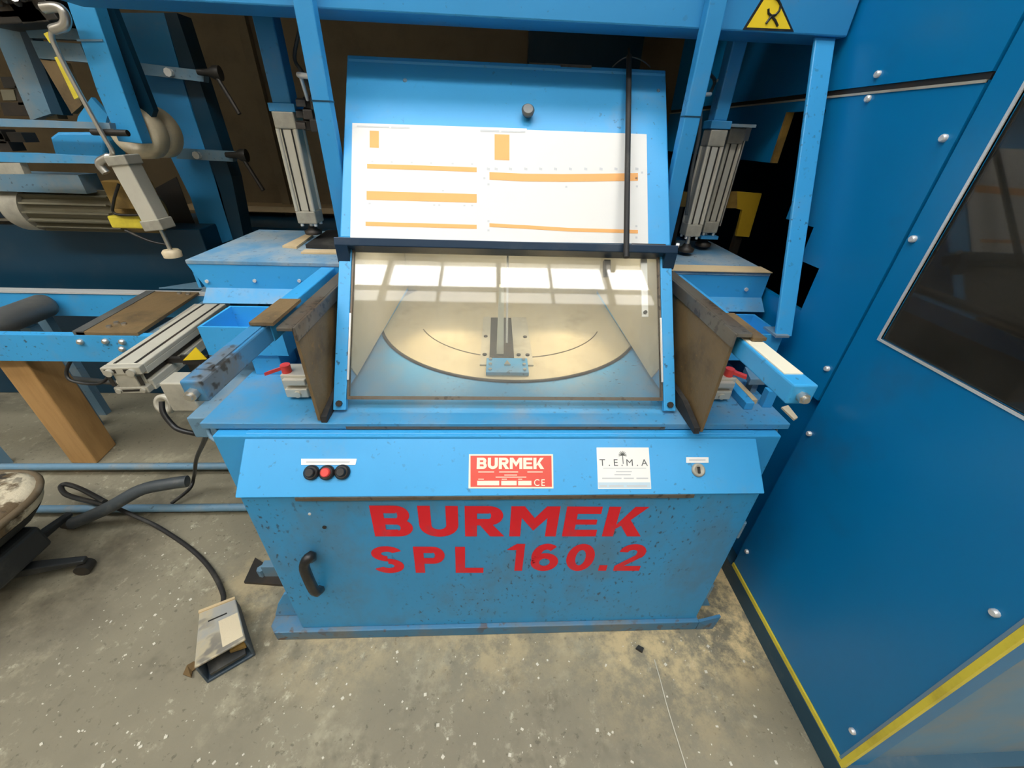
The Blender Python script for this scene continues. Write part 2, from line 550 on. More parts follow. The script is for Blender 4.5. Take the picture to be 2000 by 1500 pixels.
M['daylight'] = emit('daylight_pane', (1.0, 0.98, 0.94, 1), WINDOW_STRENGTH)
M['daylight_low'] = emit('frosted_daylight_pane', (1.0, 0.97, 0.90, 1), WINDOW_STRENGTH * 0.30)
M['top_fill'] = emit('top_fill_pane', (0.92, 0.96, 1.0, 1), TOP_FILL_STRENGTH)  # added glow from the roof, an unseen source of top fill
M['lamp'] = emit('warm_lamp', (1.0, 0.78, 0.45, 1), 14.0)

# ============================================================ THE HALL
HX0, HX1, HY0, HY1, HZ = -7.0, 7.0, -3.2, 3.4, 8.2
struct('floor', MB().box(HX0 - .2, HX1 + .2, HY0 - .2, HY1 + .2, -0.1, 0), M['floor'])
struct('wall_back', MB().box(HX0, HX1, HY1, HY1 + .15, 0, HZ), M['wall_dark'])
struct('wall_left', MB().box(HX0 - .15, HX0, HY0, HY1, 0, HZ), M['wall_light'])
struct('wall_right', MB().box(HX1, HX1 + .15, HY0, HY1, 0, HZ), M['wall_light'])
WZ0, WZ1, WZ2 = 6.35, 6.80, 7.70
mb = MB().box(HX0, HX1, HY0 - .15, HY0, 0, WZ0).box(HX0, HX1, HY0 - .15, HY0, WZ2, HZ)
struct('wall_front', mb, M['wall_light'])
n = 6
step = (HX1 - HX0) / n
for i in range(n):
    x0 = HX0 + i * step
    fr = struct('window_%d' % (i + 1), MB().box(x0, x0 + .10, HY0 - .15, HY0 + .03, WZ0, WZ2).box(x0, x0 + step, HY0 - .10, HY0 + .01, WZ1 - .02, WZ1 + .03)
                .box(x0 + step * .5 - .025, x0 + step * .5 + .025, HY0 - .10, HY0 + .02, WZ0, WZ2), M['truss'])
    obj('pane', MB().box(x0 + .10, x0 + step, HY0 - .13, HY0 - .12, WZ1, WZ2), M['daylight'], fr)
    obj('pane', MB().box(x0 + .10, x0 + step, HY0 - .13, HY0 - .12, WZ0, WZ1), M['daylight_low'], fr)
# roof with one long glowing strip, unseen, added as top fill light
SK0, SK1 = -1.6, 0.4
struct('ceiling', MB().box(HX0, HX1, HY0 - .15, SK0, HZ, HZ + .15).box(HX0, HX1, SK1, HY1 + .15, HZ, HZ + .15), M['roof'])
n2 = 5
st2 = (HX1 - HX0) / n2
for i in range(n2):
    x0 = HX0 + i * st2
    fr = struct('window_%d' % (n + i + 1), MB().box(x0, x0 + .15, SK0, SK1, HZ - .03, HZ + .15), M['truss'])  # frames of the added roof fill panes
    obj('pane', MB().box(x0 + .15, x0 + st2, SK0, SK1, HZ + .06, HZ + .08), M['top_fill'], fr)
# unseen mezzanine slab, added over the back of the machines: it keeps the daylight off the back wall
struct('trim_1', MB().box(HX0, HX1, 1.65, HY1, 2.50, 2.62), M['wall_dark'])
# slim door frame / pipe chase seen on the back wall
struct('trim_2', MB().box(-1.66, -1.60, HY1 - .05, HY1, 0, 2.5), M['wall_dark'])
struct('trim_3', MB().box(0.20, 0.95, HY1 - .12, HY1, 0, 2.5), M['navy'])
struct('trim_4', MB().box(-2.3, -0.9, HY1 - .16, HY1, 1.02, 1.06), M['pale_wood'])
struct('trim_5', MB().box(-2.3, -0.7, HY1 - .5, HY1, 0, .98), M['navy'])

# ============================================================ SAW MACHINE
saw = thing('cutoff_saw', 'blue cut-off saw in the middle with red lettering, slanted hood and clear guard', 'saw', (0.04, 1.2, 0))
HP, HN = V((0, .93, .89)), V((0, -.811, .585)).normalized()      # hood plane
HS = V((0, .585, .811)).normalized()
hp = lambda x, y, off=0.0: onplane(x, y, HP, HN, off)
BX0, BX1 = -.685, .765


def hpt(x, y_on, off=0.0):
    """point on hood plane by world X and world Y"""
    t = (y_on - HP.y) / HS.y
    return V((x, HP.y, HP.z)) + HS * t + HN * off


# base
obj('base_plinth', MB().prism([(-.80, .767, 0), (-.778, .743, 0), (.772, .743, 0), (.772, 1.7, 0), (-.80, 1.7, 0)], (0, 0, .052)), M['blue_grime'], saw, None, .003)
obj('foot_gusset', MB().prism([(.84, .80, .055), (.78, .80, .055), (.78, .80, .17)], (0, .012, 0)), M['blue_dusty'], saw, None, .002)
obj('plinth_flange', MB().prism([(.772, .743, 0), (.838, .743, 0), (.864, .760, .052), (.772, .743, .052)], (0, .010, 0)), M['blue_grime'], saw)
mb = MB()
mb.prism([(-.80, .80, .055), (-.715, .80, .055), (-.715, .80, .20), (-.735, .80, .19), (-.77, .80, .13)], (0, .012, 0))
obj('foot_gusset', mb, M['blue_dusty'], saw, None, .002)
an = obj('floor_anchor', MB().prism([at(478, 1140, Z=.0), at(500, 1092, Z=.0), at(560, 1130, Z=0), at(560, 1146, Z=0)], (0, 0, .012)), M['dark'], saw, 'dark triangular anchor plate bolted to the floor')
mb = MB()
p = at(512, 1116, Z=.03)
mb.cyl(p + V((0, 0, -.02)), p + V((0, 0, .02)), .016, seg=6)
p = at(524, 1118, Z=.04)
mb.box(p.x - .02, p.x + .10, p.y, p.y + .03, .012, .075)
obj('anchor_bracket', mb, M['grey_blue'], an)
obj('body', MB().box(-.775, .845, .86, 1.65, .055, .86), M['blue_clean'], saw, None, .003)
door = obj('door', MB().box(BX0, BX1, .757, .862, .052, .747), M['blue_door'], saw, None, .004)
# hinges on the right edge of the door
for z in (.56, .22):
    obj('hinge', MB().cyl((BX1 + .006, .768, z - .035), (BX1 + .006, .768, z + .035), .008, seg=10), M['grey_blue'], door)
# handle
dY = lambda x, y, off=0.0: at(x, y, Y=.757 - off)
hpth = [dY(609, 1090), dY(606, 1086, .030), dY(594, 1102, .042), dY(599, 1122, .042), dY(612, 1150, .040), dY(620, 1156, .03), dY(626, 1150)]
obj('handle', MB().tube(smoothpath(hpth, 3), .015, 6), M['black'], door, 'black plastic pull handle')
for word, px in (('BURMEK', (733, 988, 1249, 1047)), ('SPL', (732, 1067, 944, 1118)), ('160.2', (986, 1062, 1249, 1114))):
    for ci in range(len(word)):
        obj('letter', blockpx(word, px, dY, (0, -1, 0), .0012, {'BURMEK': .17, 'SPL': .34}.get(word, .26), ci), M['redink'], door, 'red painted letter')
for (x, y) in ((605, 1003), (634, 1029)):
    c = dY(x, y)
    obj('screw', MB().cyl(c, c + V((0, -.003, 0)), .006 if y > 1010 else .004, seg=10), M['dark' if y > 1010 else 'zinc'], door)

# slanted control panel
CP0, CP1 = V((0, .748, .742)), V((0, .872, .862))
CN = V((0, -(CP1.z - CP0.z), CP1.y - CP0.y)).normalized()
CS = (CP1 - CP0).normalized()
cpl = lambda x, y, off=0.0: onplane(x, y, CP0, CN, off)
mb = MB().prism([(BX0 - .006, .748, .742), (BX0 - .006, .872, .862), (BX0 - .006, .89, .862), (BX0 - .006, .89, .742)], (BX1 - BX0 + .012, 0, 0))
cpanel = obj('control_panel', mb, M['blue_clean'], saw, None, .003)
cpanel.location += V((0, 0, 0))
mb = MB().box(BX0 + .15, BX1 - .2, .7465, .752, .730, .742)
obj('worn_lip', mb, M['ironw'], cpanel, 'bare rusty edge where the paint has chipped off')


def button(x, y, capmat, lbl):
    c = cpl(x, y)
    b = obj('push_button', MB().lathe(c, CN, [(0, .020), (.010, .020), (.013, .016)], 24), M['black'], saw, lbl)
    obj('button_cap', MB().lathe(c + CN * .012, CN, [(0, .0125), (.008, .0125), (.010, .010)], 20), capmat, b)


button(610, 923, M['black'], 'left black push button')
button(640, 923, M['red'], 'red stop push button')
button(670, 922, M['black'], 'right black push button')


def plate(name, px4, mat, parent, fn, off0, off1, label=None, bev=0):
    a = [fn(x, y, off0) for x, y in px4]
    b = [fn(x, y, off1) for x, y in px4]
    mb = MB()
    mb.hexa(a + b)
    return obj(name, mb, mat, parent, label, bev)


ls = plate('label_strip', ((588, 908), (694, 908), (697, 896), (588, 896)), M['white'], saw, cpl, 0, .002)
obj('print', MB().hexa([cpl(x, y, o) for o in (.002, .0025) for x, y in ((598, 904), (682, 904), (684, 901), (598, 901))]), M['palegrey'], ls)
ls = plate('label_strip', ((1340, 904), (1384, 904), (1384, 893), (1340, 893)), M['white'], saw, cpl, 0, .002)
obj('print', MB().hexa([cpl(x, y, o) for o in (.002, .0025) for x, y in ((1346, 900), (1378, 900), (1378, 897), (1346, 897))]), M['palegrey'], ls)
c = cpl(1363, 918)
ks = obj('key_switch', MB().lathe(c, CN, [(0, .019), (.006, .019), (.009, .014), (.004, .010), (.004, .002)], 24), M['alu_dull'], saw)
obj('key_slot', MB().obox(c + CN * .006, V((.003, 0, 0)), CS * .009, CN * .003), M['black'], ks)

# nameplate
npx = (915, 887, 1081, 954)
npl = plate('nameplate', ((915, 954), (1081, 954), (1080, 887), (916, 887)), M['cream'], saw, cpl, 0, .002, 'red and cream maker nameplate')
obj('red_field', MB().hexa([cpl(x, y, o) for o in (.002, .0028) for x, y in ((919, 951), (1078, 951), (1077, 890), (919, 890))]), M['platered'], npl)
mb = blockpx('BURMEK', (931, 894, 1062, 916), cpl, CN, .0034)
for (x0, x1) in ((932, 975), (979, 1009), (1012, 1038)):
    mb.hexa([cpl(x, y, o) for o in (.0028, .0034) for x, y in ((x0, 948), (x1, 948), (x1, 939), (x0, 939))])
for (x0, x1, y) in ((934, 965, 921), (975, 1012, 921), (1030, 1060, 921), (985, 1010, 927), (968, 1028, 931), (934, 945, 935), (980, 990, 935), (1012, 1020, 935)):
    mb.hexa([cpl(x, yy, o) for o in (.0028, .0032) for x, yy in ((x0, y + 1.6), (x1, y + 1.6), (x1, y), (x0, y))])
obj('plate_text', mb, M['cream'], npl)
obj('plate_mark', textpx('CE', (1043, 936, 1064, 949), cpl, CN, bold=.0, depth=.0034, spacing=1.25), M['cream'], npl)

# white sticker
stk = plate('sticker', ((1168, 955), (1272, 955), (1267, 874), (1165, 874)), M['white'], saw, cpl, 0, .0015, 'white dealer sticker')
mb = textpx('T . E . M . A', (1171, 897, 1265, 910), cpl, CN, bold=0, depth=.002)
tmid = cpl(1216, 889, .002)
xd = (cpl(1226, 889, .002) - cpl(1206, 889, .002)).normalized()
for k in range(9):                                    # little branching emblem
    a = math.radians(-10 + k * 25)
    dvec = xd * math.cos(a) + CS * math.sin(a)
    mb.obox(tmid + dvec * .006, dvec * .0055, dvec.cross(CN) * .0009, CN * .0003)
mb.obox(tmid - CS * .012, xd * .001, CS * .012, CN * .0003)
obj('sticker_text', mb, M['greyprint'], stk)
mb = MB()
for (x0, x1, y, h) in ((1178, 1262, 914, 1.2), (1203, 1234, 920, 2.2), (1200, 1232, 926, 2.2), (1176, 1214, 933, 2.4), (1218, 1238, 933, 2.4), (1243, 1266, 933, 2.4), (1172, 1186, 948, 2.5), (1190, 1218, 948, 2.5), (1224, 1264, 948, 2.5)):
    mb.hexa([cpl(x, yy, o) for o in (.0015, .0022) for x, yy in ((x0, y + h), (x1, y + h), (x1, y), (x0, y))])
obj('small_print', mb, M['palegrey'], stk, None, 0, 'stuff')
mb = MB().hexa([cpl(x, yy, o) for o in (.0015, .0018) for x, yy in ((1169, 953), (1271, 953), (1270, 942), (1168, 942))])
obj('colour_band', mb, M['paleblue'], stk)

# table top
table = obj('table_top', MB().box(-.813, .878, .884, 1.75, .866, .886), M['blue_dusty'], saw, None, .002)
obj('table_wing', MB().box(-.885, -.815, .93, 1.45, .795, .868), M['grey_blue'], saw, 'dusty grey-blue ledge left of the table', .003)
for sx, xo in ((-1, -.765), (1, .815)):
    pts = [(xo - .045, .90, .862), (xo - .035, .885, .835), (xo, .875, .822), (xo + .03, .885, .835), (xo + .038, .90, .862)]
    obj('lifting_loop', MB().tube(smoothpath(pts, 3), .0055, 8), M['grey_blue'], saw)
mb = MB().box(-.42, .50, .8835, .8865, .866, .8755)
obj('worn_edge', mb, M['ironw'], table, 'bare rubbed strip along the front edge')
# turntable with sawdust and slot plates
TC = V((.065, 1.66, 0))
mb = MB().lathe(TC + V((0, 0, .886)), (0, 0, 1), [(0, .555), (.004, .555), (.005, .55)], 96)
disc = obj('turntable', mb, M['disc'], saw, 'round sawdust-covered steel turntable behind the guard')
ringpts = [TC + V((.557 * math.cos(a), .557 * math.sin(a), .8885)) for a in [math.radians(200 + 140 * k / 60) for k in range(61)]]
obj('rim', MB().tube(ringpts, .006, 6), M['dark'], disc)
ringpts = [TC + V((.40 * math.cos(a), .40 * math.sin(a), .8915)) for a in [math.radians(205 + 130 * k / 50) for k in range(51)]]
obj('groove', MB().tube(ringpts, .0025, 5), M['ironw'], disc)
mb = MB().box(-.055, -.022, 1.20, 1.62, .891, .897).box(.068, .135, 1.20, 1.62, .891, .897)
sp_l = obj('slot_plate', mb, M['alu_dull'], saw)
for (x, y) in ((-.040, 1.27), (.118, 1.27), (-.040, 1.42), (.118, 1.42), (.085, 1.27)):
    obj('bolt', MB().cyl((x, y, .896), (x, y, .901), .008, seg=8), M['dark'], sp_l)
obj('blade_slot', MB().box(-.022, .068, 1.22, 1.62, .8905, .893), M['dark'], saw, 'dark blade slot')
obj('fence_bar', MB().prism([(.004, 1.285, .893), (.030, 1.285, .893), (.026, 1.285, 1.15), (.010, 1.285, 1.15)], (0, .03, 0)), M['cream'], saw, 'pale bar beside the blade slot, lit tone put into its colour')  # cream stands in for lamp light that misses its front face
cb = obj('clamp_plate', MB().box(-.032, .114, 1.135, 1.235, .891, .905), M['blue_dusty'], saw, 'small bolted blue plate at the front of the turntable', .002)
for (x, y) in ((-.018, 1.15), (-.018, 1.185), (-.018, 1.22), (.10, 1.15), (.10, 1.185), (.10, 1.22)):
    obj('bolt', MB().cyl((x, y, .904), (x, y, .911), .006, seg=8), M['steel'], cb)
obj('pointer', MB().prism([(.03, 1.18, .905), (.052, 1.18, .905), (.041, 1.21, .905)], (0, 0, .006)), M['steel'], cb)

# hood ------------------------------------------------------------
HX_0, HX_1 = -.463, .540
for nm, x0, x1 in (('hood_side', HX_0, HX_0 + .012), ('hood_side', HX_1 - .012, HX_1)):
    prof = [hpt(x0, .95, -.012), hpt(x0, 1.572, -.012), V((x0, 1.98, 1.77)), V((x0, 1.98, .89))]
    sd = obj(nm, MB().prism(prof, (x1 - x0, 0, 0)), M['blue_clean'], saw)
obj('hood_back', MB().box(HX_0, HX_1, 1.96, 1.98, .89, 1.77), M['liner'], saw, 'dusty beige inner back of the hood')
obj('hood_roof', MB().prism([(HX_0, 1.565, 1.765), (HX_0, 1.98, 1.77), (HX_0, 1.98, 1.782), (HX_0, 1.565, 1.777)], (HX_1 - HX_0, 0, 0)), M['blue_clean'], saw)
xi0, xi1 = HX_0 + .0125, HX_1 - .0125
for x in (xi0, xi1 - .004):
    obj('hood_liner', MB().prism([hpt(x, 1.02, -.03), hpt(x, 1.55, -.03), V((x, 1.955, 1.74)), V((x, 1.955, .91)), V((x, 1.1, .91))], (.004, 0, 0)), M['liner'], saw)


def hslab(x0, x1, ya, yb, o0, o1):
    return [hpt(x0, ya, o0), hpt(x1, ya, o0), hpt(x1, yb, o0), hpt(x0, yb, o0), hpt(x0, ya, o1), hpt(x1, ya, o1), hpt(x1, yb, o1), hpt(x0, yb, o1)]


hood = obj('hood_panel', MB().hexa(hslab(HX_0 - .006, HX_1 + .004, 1.235, 1.578, -.018, 0)), M['blue_clean'], saw, None, .004)
mb = MB().hexa(hslab(.20, .30, 1.574, 1.5795, -.01, .0012)).hexa(hslab(.10, .24, 1.5775, 1.5795, -.01, .0008))
obj('chipped_edge', mb, M['ironw'], hood, 'paint chipped to bare metal on the top edge')
# shelf lip below the papers
a = hpt(0, 1.225)
mb = MB()
x0, x1 = HX_0 - .008, HX_1 + .010
mb.hexa([hpt(x0, 1.213, -.02), hpt(x1, 1.213, -.02), hpt(x1, 1.213, .034), hpt(x0, 1.213, .034), hpt(x0, 1.231, -.02), hpt(x1, 1.231, -.02), hpt(x1, 1.226, .040), hpt(x0, 1.226, .040)])
shelf = obj('ledge', mb, M['blue_edge'], saw, 'dark blue ledge under the papers', .002)
for x in (HX_0 - .006, HX_1 - .026):
    obj('ledge_bracket', MB().prism([hpt(x, 1.214, .0), hpt(x, 1.214, .034), hpt(x, 1.190, .002)], (.035, 0, 0)), M['blue_edge'], saw)
# side frame strips
for x0, s in ((HX_0 - .004, 1), (HX_1 + .004, -1)):
    xs = sorted((x0, x0 + s * .036))
    st = obj('guard_frame', MB().hexa(hslab(xs[0], xs[1], .934, 1.216, -.012, .004)), M['blue'], saw, None, .002)
    c = hpt((xs[0] + xs[1]) / 2, .945, .004)
    obj('bolt', MB().cyl(c, c + HN * .008, .009, seg=8), M['dark'], st)
    xe = x0 + s * .038
    mb = MB().hexa(hslab(min(xe, xe + s * .004), max(xe, xe + s * .004), .985, 1.10, -.004, .008))
    obj('edge_strip', mb, M['zinc'], st, 'worn white inner edge')
pane = obj('guard_pane', MB().hexa(hslab(HX_0 + .034, HX_1 - .034, .957, 1.218, -.010, -.006)), M['pane'], saw, 'scratched clear acrylic guard pane')
obj('pane_channel', MB().hexa(hslab(HX_0 + .034, HX_1 - .034, .952, .958, -.012, .002)).hexa(hslab(HX_0 + .033, HX_0 + .038, .957, 1.216, -.012, .001)).hexa(hslab(HX_1 - .038, HX_1 - .033, .957, 1.216, -.012, .001)), M['ironw'], saw)
# hanging strip inside, thin pale rod
br = obj('inner_strip', MB().hexa(hslab(.455, .475, 1.105, 1.215, -.024, -.018)), M['zinc'], saw, 'pale hanging strip at the right behind the guard')
c = hpt(.465, 1.113, -.018)
obj('screw', MB().cyl(c, c + HN * .005, .006, seg=8), M['dark'], br)
obj('thin_pale_rod', MB().cyl(hpt(.036, 1.225, -.05), hpt(.036, 1.06, -.09), .0035, seg=8), M['zinc'], saw)
obj('upper_stop', MB().hexa(hslab(.345, .365, 1.185, 1.215, -.06, -.04)), M['dark'], saw)
# lamps inside the hood
for x in (-.22, .30):
    lm = obj('work_lamp', MB().lathe((x, 1.50, 1.52), (0, 0, -1), [(0, .02), (.01, .045), (.04, .05)], 20), M['liner'], saw)
    obj('bulb', MB().lathe((x, 1.50, 1.482), (0, 0, -1), [(0, .036), (.003, .036)], 16), M['lamp'], lm)
    l = bpy.data.lights.new('lamp_light', 'SPOT')
    l.energy = 19
    l.spot_size = math.radians(46)
    l.spot_blend = 0.8
    l.color = (1.0, .80, .50)
    l.shadow_soft_size = 0.04
    lo = bpy.data.objects.new('lamp_light', l)
    col.objects.link(lo)
    lo.parent = lm
    lo.location = V((x, 1.50, 1.475)) - wpos(lm)
    lo.rotation_euler = V((.06 if x < 0 else -.10, -.36, -1)).to_track_quat('-Z', 'Y').to_euler()
    l2 = bpy.data.lights.new('hood_fill_light', 'SPOT')  # added wide fill, brightens the inside of the hood
    l2.energy, l2.color, l2.shadow_soft_size = 9, (1.0, .93, .80), .05
    l2.spot_size, l2.spot_blend = math.radians(150), .6
    lo2 = bpy.data.objects.new('hood_fill_light', l2)
    col.objects.link(lo2)
    lo2.parent = lm
    lo2.location = V((x, 1.50, 1.474)) - wpos(lm)
    lo2.rotation_euler = V((0, .2, -1)).to_track_quat('-Z', 'Y').to_euler()
# knob on the hood
c = hp(1030, 226)
obj('knob', MB().lathe(c, HN, [(0, .008), (.012, .008), (.014, .018), (.026, .020), (.031, .015)], 24), M['rail_grey'], saw, 'round dark grey knob')
c = hp(1286, 177)
obj('hood_rivet', MB().lathe(c, HN, [(0, .006), (.003, .004)], 12).lathe(hp(791, 157), HN, [(0, .007), (.002, .005)], 12), M['grey_blue'], hood)


# flaps, arms, valves on both sides -------------------------------
def side_gear(sg):
    L = sg < 0
    fx = -.495 if L else .580                     # flap plane
    y0 = .890 if L else .842
    zt = 1.172 if L else 1.195
    zb = .892
    # flap : a slightly bowed hanging sheet
    mb = MB()
    N = 8
    ring = []
    for i in range(N + 1):
        u = i / N
        y = y0 + u * .46
        bow = .006 * math.sin(u * 7)
        zbot = zb + .022 * min(1, u * 2.5)
        ring.append((y, bow, zbot))
    for i in range(N):
        (ya, ba, za), (yb, bb, zc) = ring[i], ring[i + 1]
        mb.hexa([(fx + ba, ya, za), (fx + ba + .008, ya, za), (fx + bb + .008, yb, zc), (fx + bb, yb, zc),
                 (fx, ya, zt), (fx + .008, ya, zt), (fx + .008, yb, zt), (fx, yb, zt)])
    fl = obj('side_flap', mb, M['flap'], saw, 'dirty brown hanging rubber flap')
    # angle iron that holds it
    yo = y0 - .012
    hi_, lo_ = (fx + .008, fx - .030) if L else (fx + .038, fx)
    mb = MB().box(lo_, hi_, yo, 1.335, zt, zt + .010)
    mb.box(*((hi_, hi_ + .006) if L else (lo_ - .006, lo_)), yo, 1.335, zt - .028, zt + .010)
    ai = obj('angle_iron', mb, M['ironw'], saw, 'worn dark angle iron over the flap', .002)
    cx0, cx1 = (fx - .085, lo_) if L else (hi_, fx + .072)
    obj('cover_plate', MB().box(cx0, cx1, yo - .005, yo + .15, 1.189, 1.197), M['flap'], ai, 'brown rusty plate over the arm')
    # dark strip under the flap foot
    sx = sorted((fx + (.010 if L else -.003), fx + (.026 if L else -.019)))
    obj('seal_strip', MB().prism([(sx[0], y0 - .004, .888), (sx[0], y0 + .40, .888), (sx[0], y0 + .40, .935), (sx[0], y0 + .10, .930), (sx[0], y0 + .0, .905)], (sx[1] - sx[0], 0, 0)), M['rubber'], saw)
    # arm
    ax0, ax1 = (-.592, -.546) if L else (.596, .655)
    mb = MB().box(ax0, ax1, .895, 1.345, 1.135, 1.188)
    sl = obj('arm_sleeve', mb, M['blue_clean'], saw, None, .003)
    mb = MB().box(ax0 + .004, ax1 - .002, .638, .91, 1.137, 1.184)
    ar = obj('clamp_arm', mb, M['blue_worn'] if L else M['blue_clean'], saw, None, .004)
    obj('arm_cap', MB().box(ax0 + .010, ax1 - .008, .68, .89, 1.184, 1.1865), M['blue_worn'] if L else M['cream'], ar, 'rubbed blue top of the arm' if L else 'light reflected on top of the arm, put in as cream')  # right arm only: painted light reflection on the top face
    xm = (ax0 + ax1) / 2
    nut = obj('arm_bolt', MB().cyl((xm, .640, 1.158), (xm, .626, 1.158), .012, seg=6).cyl((xm, .630, 1.158), (xm, .620, 1.158), .007, seg=10), M['steel'], ar)
    # tray and its post behind the arm
    tx0, tx1 = (-.905, -.66) if L else (.705, .942)
    mb = MB().box(tx0, tx1, 1.127, 1.135, .965, 1.062).box(tx0, tx1, 1.29, 1.298, .965, 1.062).box(tx0, tx0 + .008, 1.135, 1.29, .965, 1.062).box(tx1 - .008, tx1, 1.135, 1.29, .965, 1.062).box(tx0 + .008, tx1 - .008, 1.135, 1.29, .965, .973)
    obj('tray', mb, M['blue_clean'], saw)
    px = -.74 if L else .75
    obj('tray_post', MB().box(px - .05, px + .04, 1.14, 1.24, .886, .966), M['blue_clean'], saw, None, .002)
    # small pneumatic valve
    vx = -.60 if L else .705
    mb = MB().box(vx - .035, vx + .05, 1.01, 1.08, .888, .965).box(vx - .025, vx + .04, .995, 1.01, .895, .925).box(vx - .025, vx + .04, .995, 1.01, .938, .958)
    mb.cyl((vx + .01, .990, .908), (vx + .01, 1.0, .908), .010, seg=12)
    va = obj('air_valve', mb, M['alu'], saw, None, .003)
    s2 = -1 if L else 1
    b = V((vx + (-.022 if L else .03), 1.03, .972))
    mb = MB().cyl(b + V((0, 0, -.008)), b + V((0, 0, .018)), .014, seg=12)
    mb.obox(b + V((s2 * .022, -.012, .006)), V((s2 * .022, -.012, -.004)), V((.004, .007, 0)), V((0, 0, .005)))
    obj('valve_lever', mb, M['red'], va, 'red valve lever')


side_gear(-1)
side_gear(1)
# block, bracket plate at the right end of the table
obj('table_stop', MB().box(.838, .868, .965, .99, .886, .948), M['blue_clean'], saw, None, .002)
obj('stop_wedge', MB().prism([(.815, 1.03, .93), (.868, 1.03, .93), (.868, 1.10, .93), (.84, 1.11, .93)], (0, 0, .02)).box(.845, .865, 1.05, 1.08, .886, .93), M['grey_blue'], saw)
obj('guide_rail', MB().box(.772, .800, .955, 1.12, .886, .912), M['blue_clean'], saw, None, .002)
# terminal box and cable gland at the left end
jb = obj('terminal_box', MB().box(-.965, -.885, .985, 1.05, .85, .95), M['alu_dull'], saw, 'small grey terminal box under the left arm', .004)
c = at(334, 786, Z=.80)
obj('cable_gland', MB().lathe(c, (-.2, -1, .35), [(0, .022), (.012, .034), (.028, .034), (.03, .022), (.012, .018), (.012, .003)], 20), M['alu_dull'], jb)
obj('gland_arm', MB().tube([c + V((.01, .02, 0)), (-.93, 1.03, .87)], .012, 8), M['dark'], jb)

# ============================================================ papers and rod on the hood
def paper(px4, off, label, grp=None):
    a = [hp(x, y, off) for x, y in px4] + [hp(x, y, off + .0008) for x, y in px4]
    return tag(obj('cutting_chart', MB().hexa(a), M['paper']), label, 'paper')


def strip(mb, pts, off, h):
    """pts: pixel polyline along the top of a bar, h: px height"""
    for (x0, y0), (x1, y1) in zip(pts[:-1], pts[1:]):
        mb.hexa([hp(x, y, o) for o in (off, off + .0006) for x, y in ((x0, y0 + h), (x1, y1 + h), (x1, y1), (x0, y0))])


P1 = paper(((684, 469), (1028, 474), (1029, 251), (688, 240)), .0012, 'left white cutting chart, its top right corner sticking out behind the other sheet')
o = .0020
mb = MB(); strip(mb, [(722, 255), (740, 256)], o, 33); obj('orange_bar', mb, M['orange'], P1)
mb = MB(); strip(mb, [(717, 320), (824, 323), (931, 327)], o, 9); obj('orange_bar', mb, M['orange'], P1)
mb = MB(); strip(mb, [(716, 373), (824, 376), (931, 379)], o, 17); obj('orange_bar', mb, M['orange'], P1)
mb = MB(); strip(mb, [(714, 433), (824, 436), (931, 439)], o, 8); obj('orange_bar', mb, M['orange'], P1)
mb = MB()
strip(mb, [(697, 245), (760, 247)], o, 3); strip(mb, [(764, 247), (800, 248)], o, 3)
for x, y in ((725, 314), (763, 315), (802, 316), (840, 317), (882, 318), (920, 319), (720, 396), (846, 399), (856, 399), (905, 400), (920, 400), (863, 371)):
    strip(mb, [(x, y), (x + 4, y)], o, 3)
obj('print', mb, M['palegrey'], P1, None, 0, 'stuff')
P2 = paper(((931, 471), (1266, 476), (1263, 262), (934, 250)), .0034, 'right white cutting chart on the hood, behind the hanging black rod')
o = .0043
mb = MB(); strip(mb, [(966, 262), (995, 263)], o, 50); obj('orange_bar', mb, M['orange'], P2)
mb = MB(); strip(mb, [(956, 336), (1020, 339), (1100, 340), (1180, 339), (1246, 338)], o, 15); obj('orange_bar', mb, M['orange'], P2)
mb = MB(); strip(mb, [(956, 436), (1030, 440), (1110, 445), (1180, 447), (1246, 449)], o, 7); obj('orange_bar', mb, M['orange'], P2)
mb = MB()
strip(mb, [(938, 253), (975, 254)], o, 4); strip(mb, [(979, 255), (1026, 256)], o, 3)
for i, x in enumerate((951, 966, 994, 1024, 1053, 1082, 1111, 1141, 1171, 1200, 1241)):
    strip(mb, [(x, 327), (x + 6, 328)], o, 5)
for x, y in ((944, 346), (952, 358), (1104, 363), (1241, 346), (1252, 335), (1242, 362), (952, 430), (952, 448), (1241, 440), (1241, 462)):
    strip(mb, [(x, y), (x + 4, y)], o, 4)
obj('print', mb, M['palegrey'], P2, None, 0, 'stuff')

rod = thing('hanging_rod', 'thin black rod hanging by a wire over the right side of the hood', 'rod', hp(1223, 500))
rt, rb = hp(1229, 116, .022), hp(1223, 503, .058)
rt += HS * .012
obj('shaft', MB().cyl(rt, rb, .0085, seg=14), M['rubber'], rod)
obj('rod_tip', MB().cyl(rt, rt + HS * .025, .004, seg=8), M['dark'], rod)
wl = [hp(1196, 131, -.015), hp(1207, 121, .0), hp(1222, 112, .018), hp(1236, 112, .018), hp(1254, 118, .005), hp(1270, 131, -.015)]
obj('wire', MB().tube(smoothpath(wl, 4), .002, 6), M['rail_grey'], rod)
mb = MB().hexa(hslab(.415, .520, 1.228, 1.2335, .004, .018))
obj('rod_clip', mb, M['black'], saw, 'black strip lying on the right end of the ledge')
c = hpt(.547, 1.229, .03)
obj('ledge_screw', MB().cyl(c, c + V((.008, -.004, 0)), .007, seg=8), M['zinc'], saw)

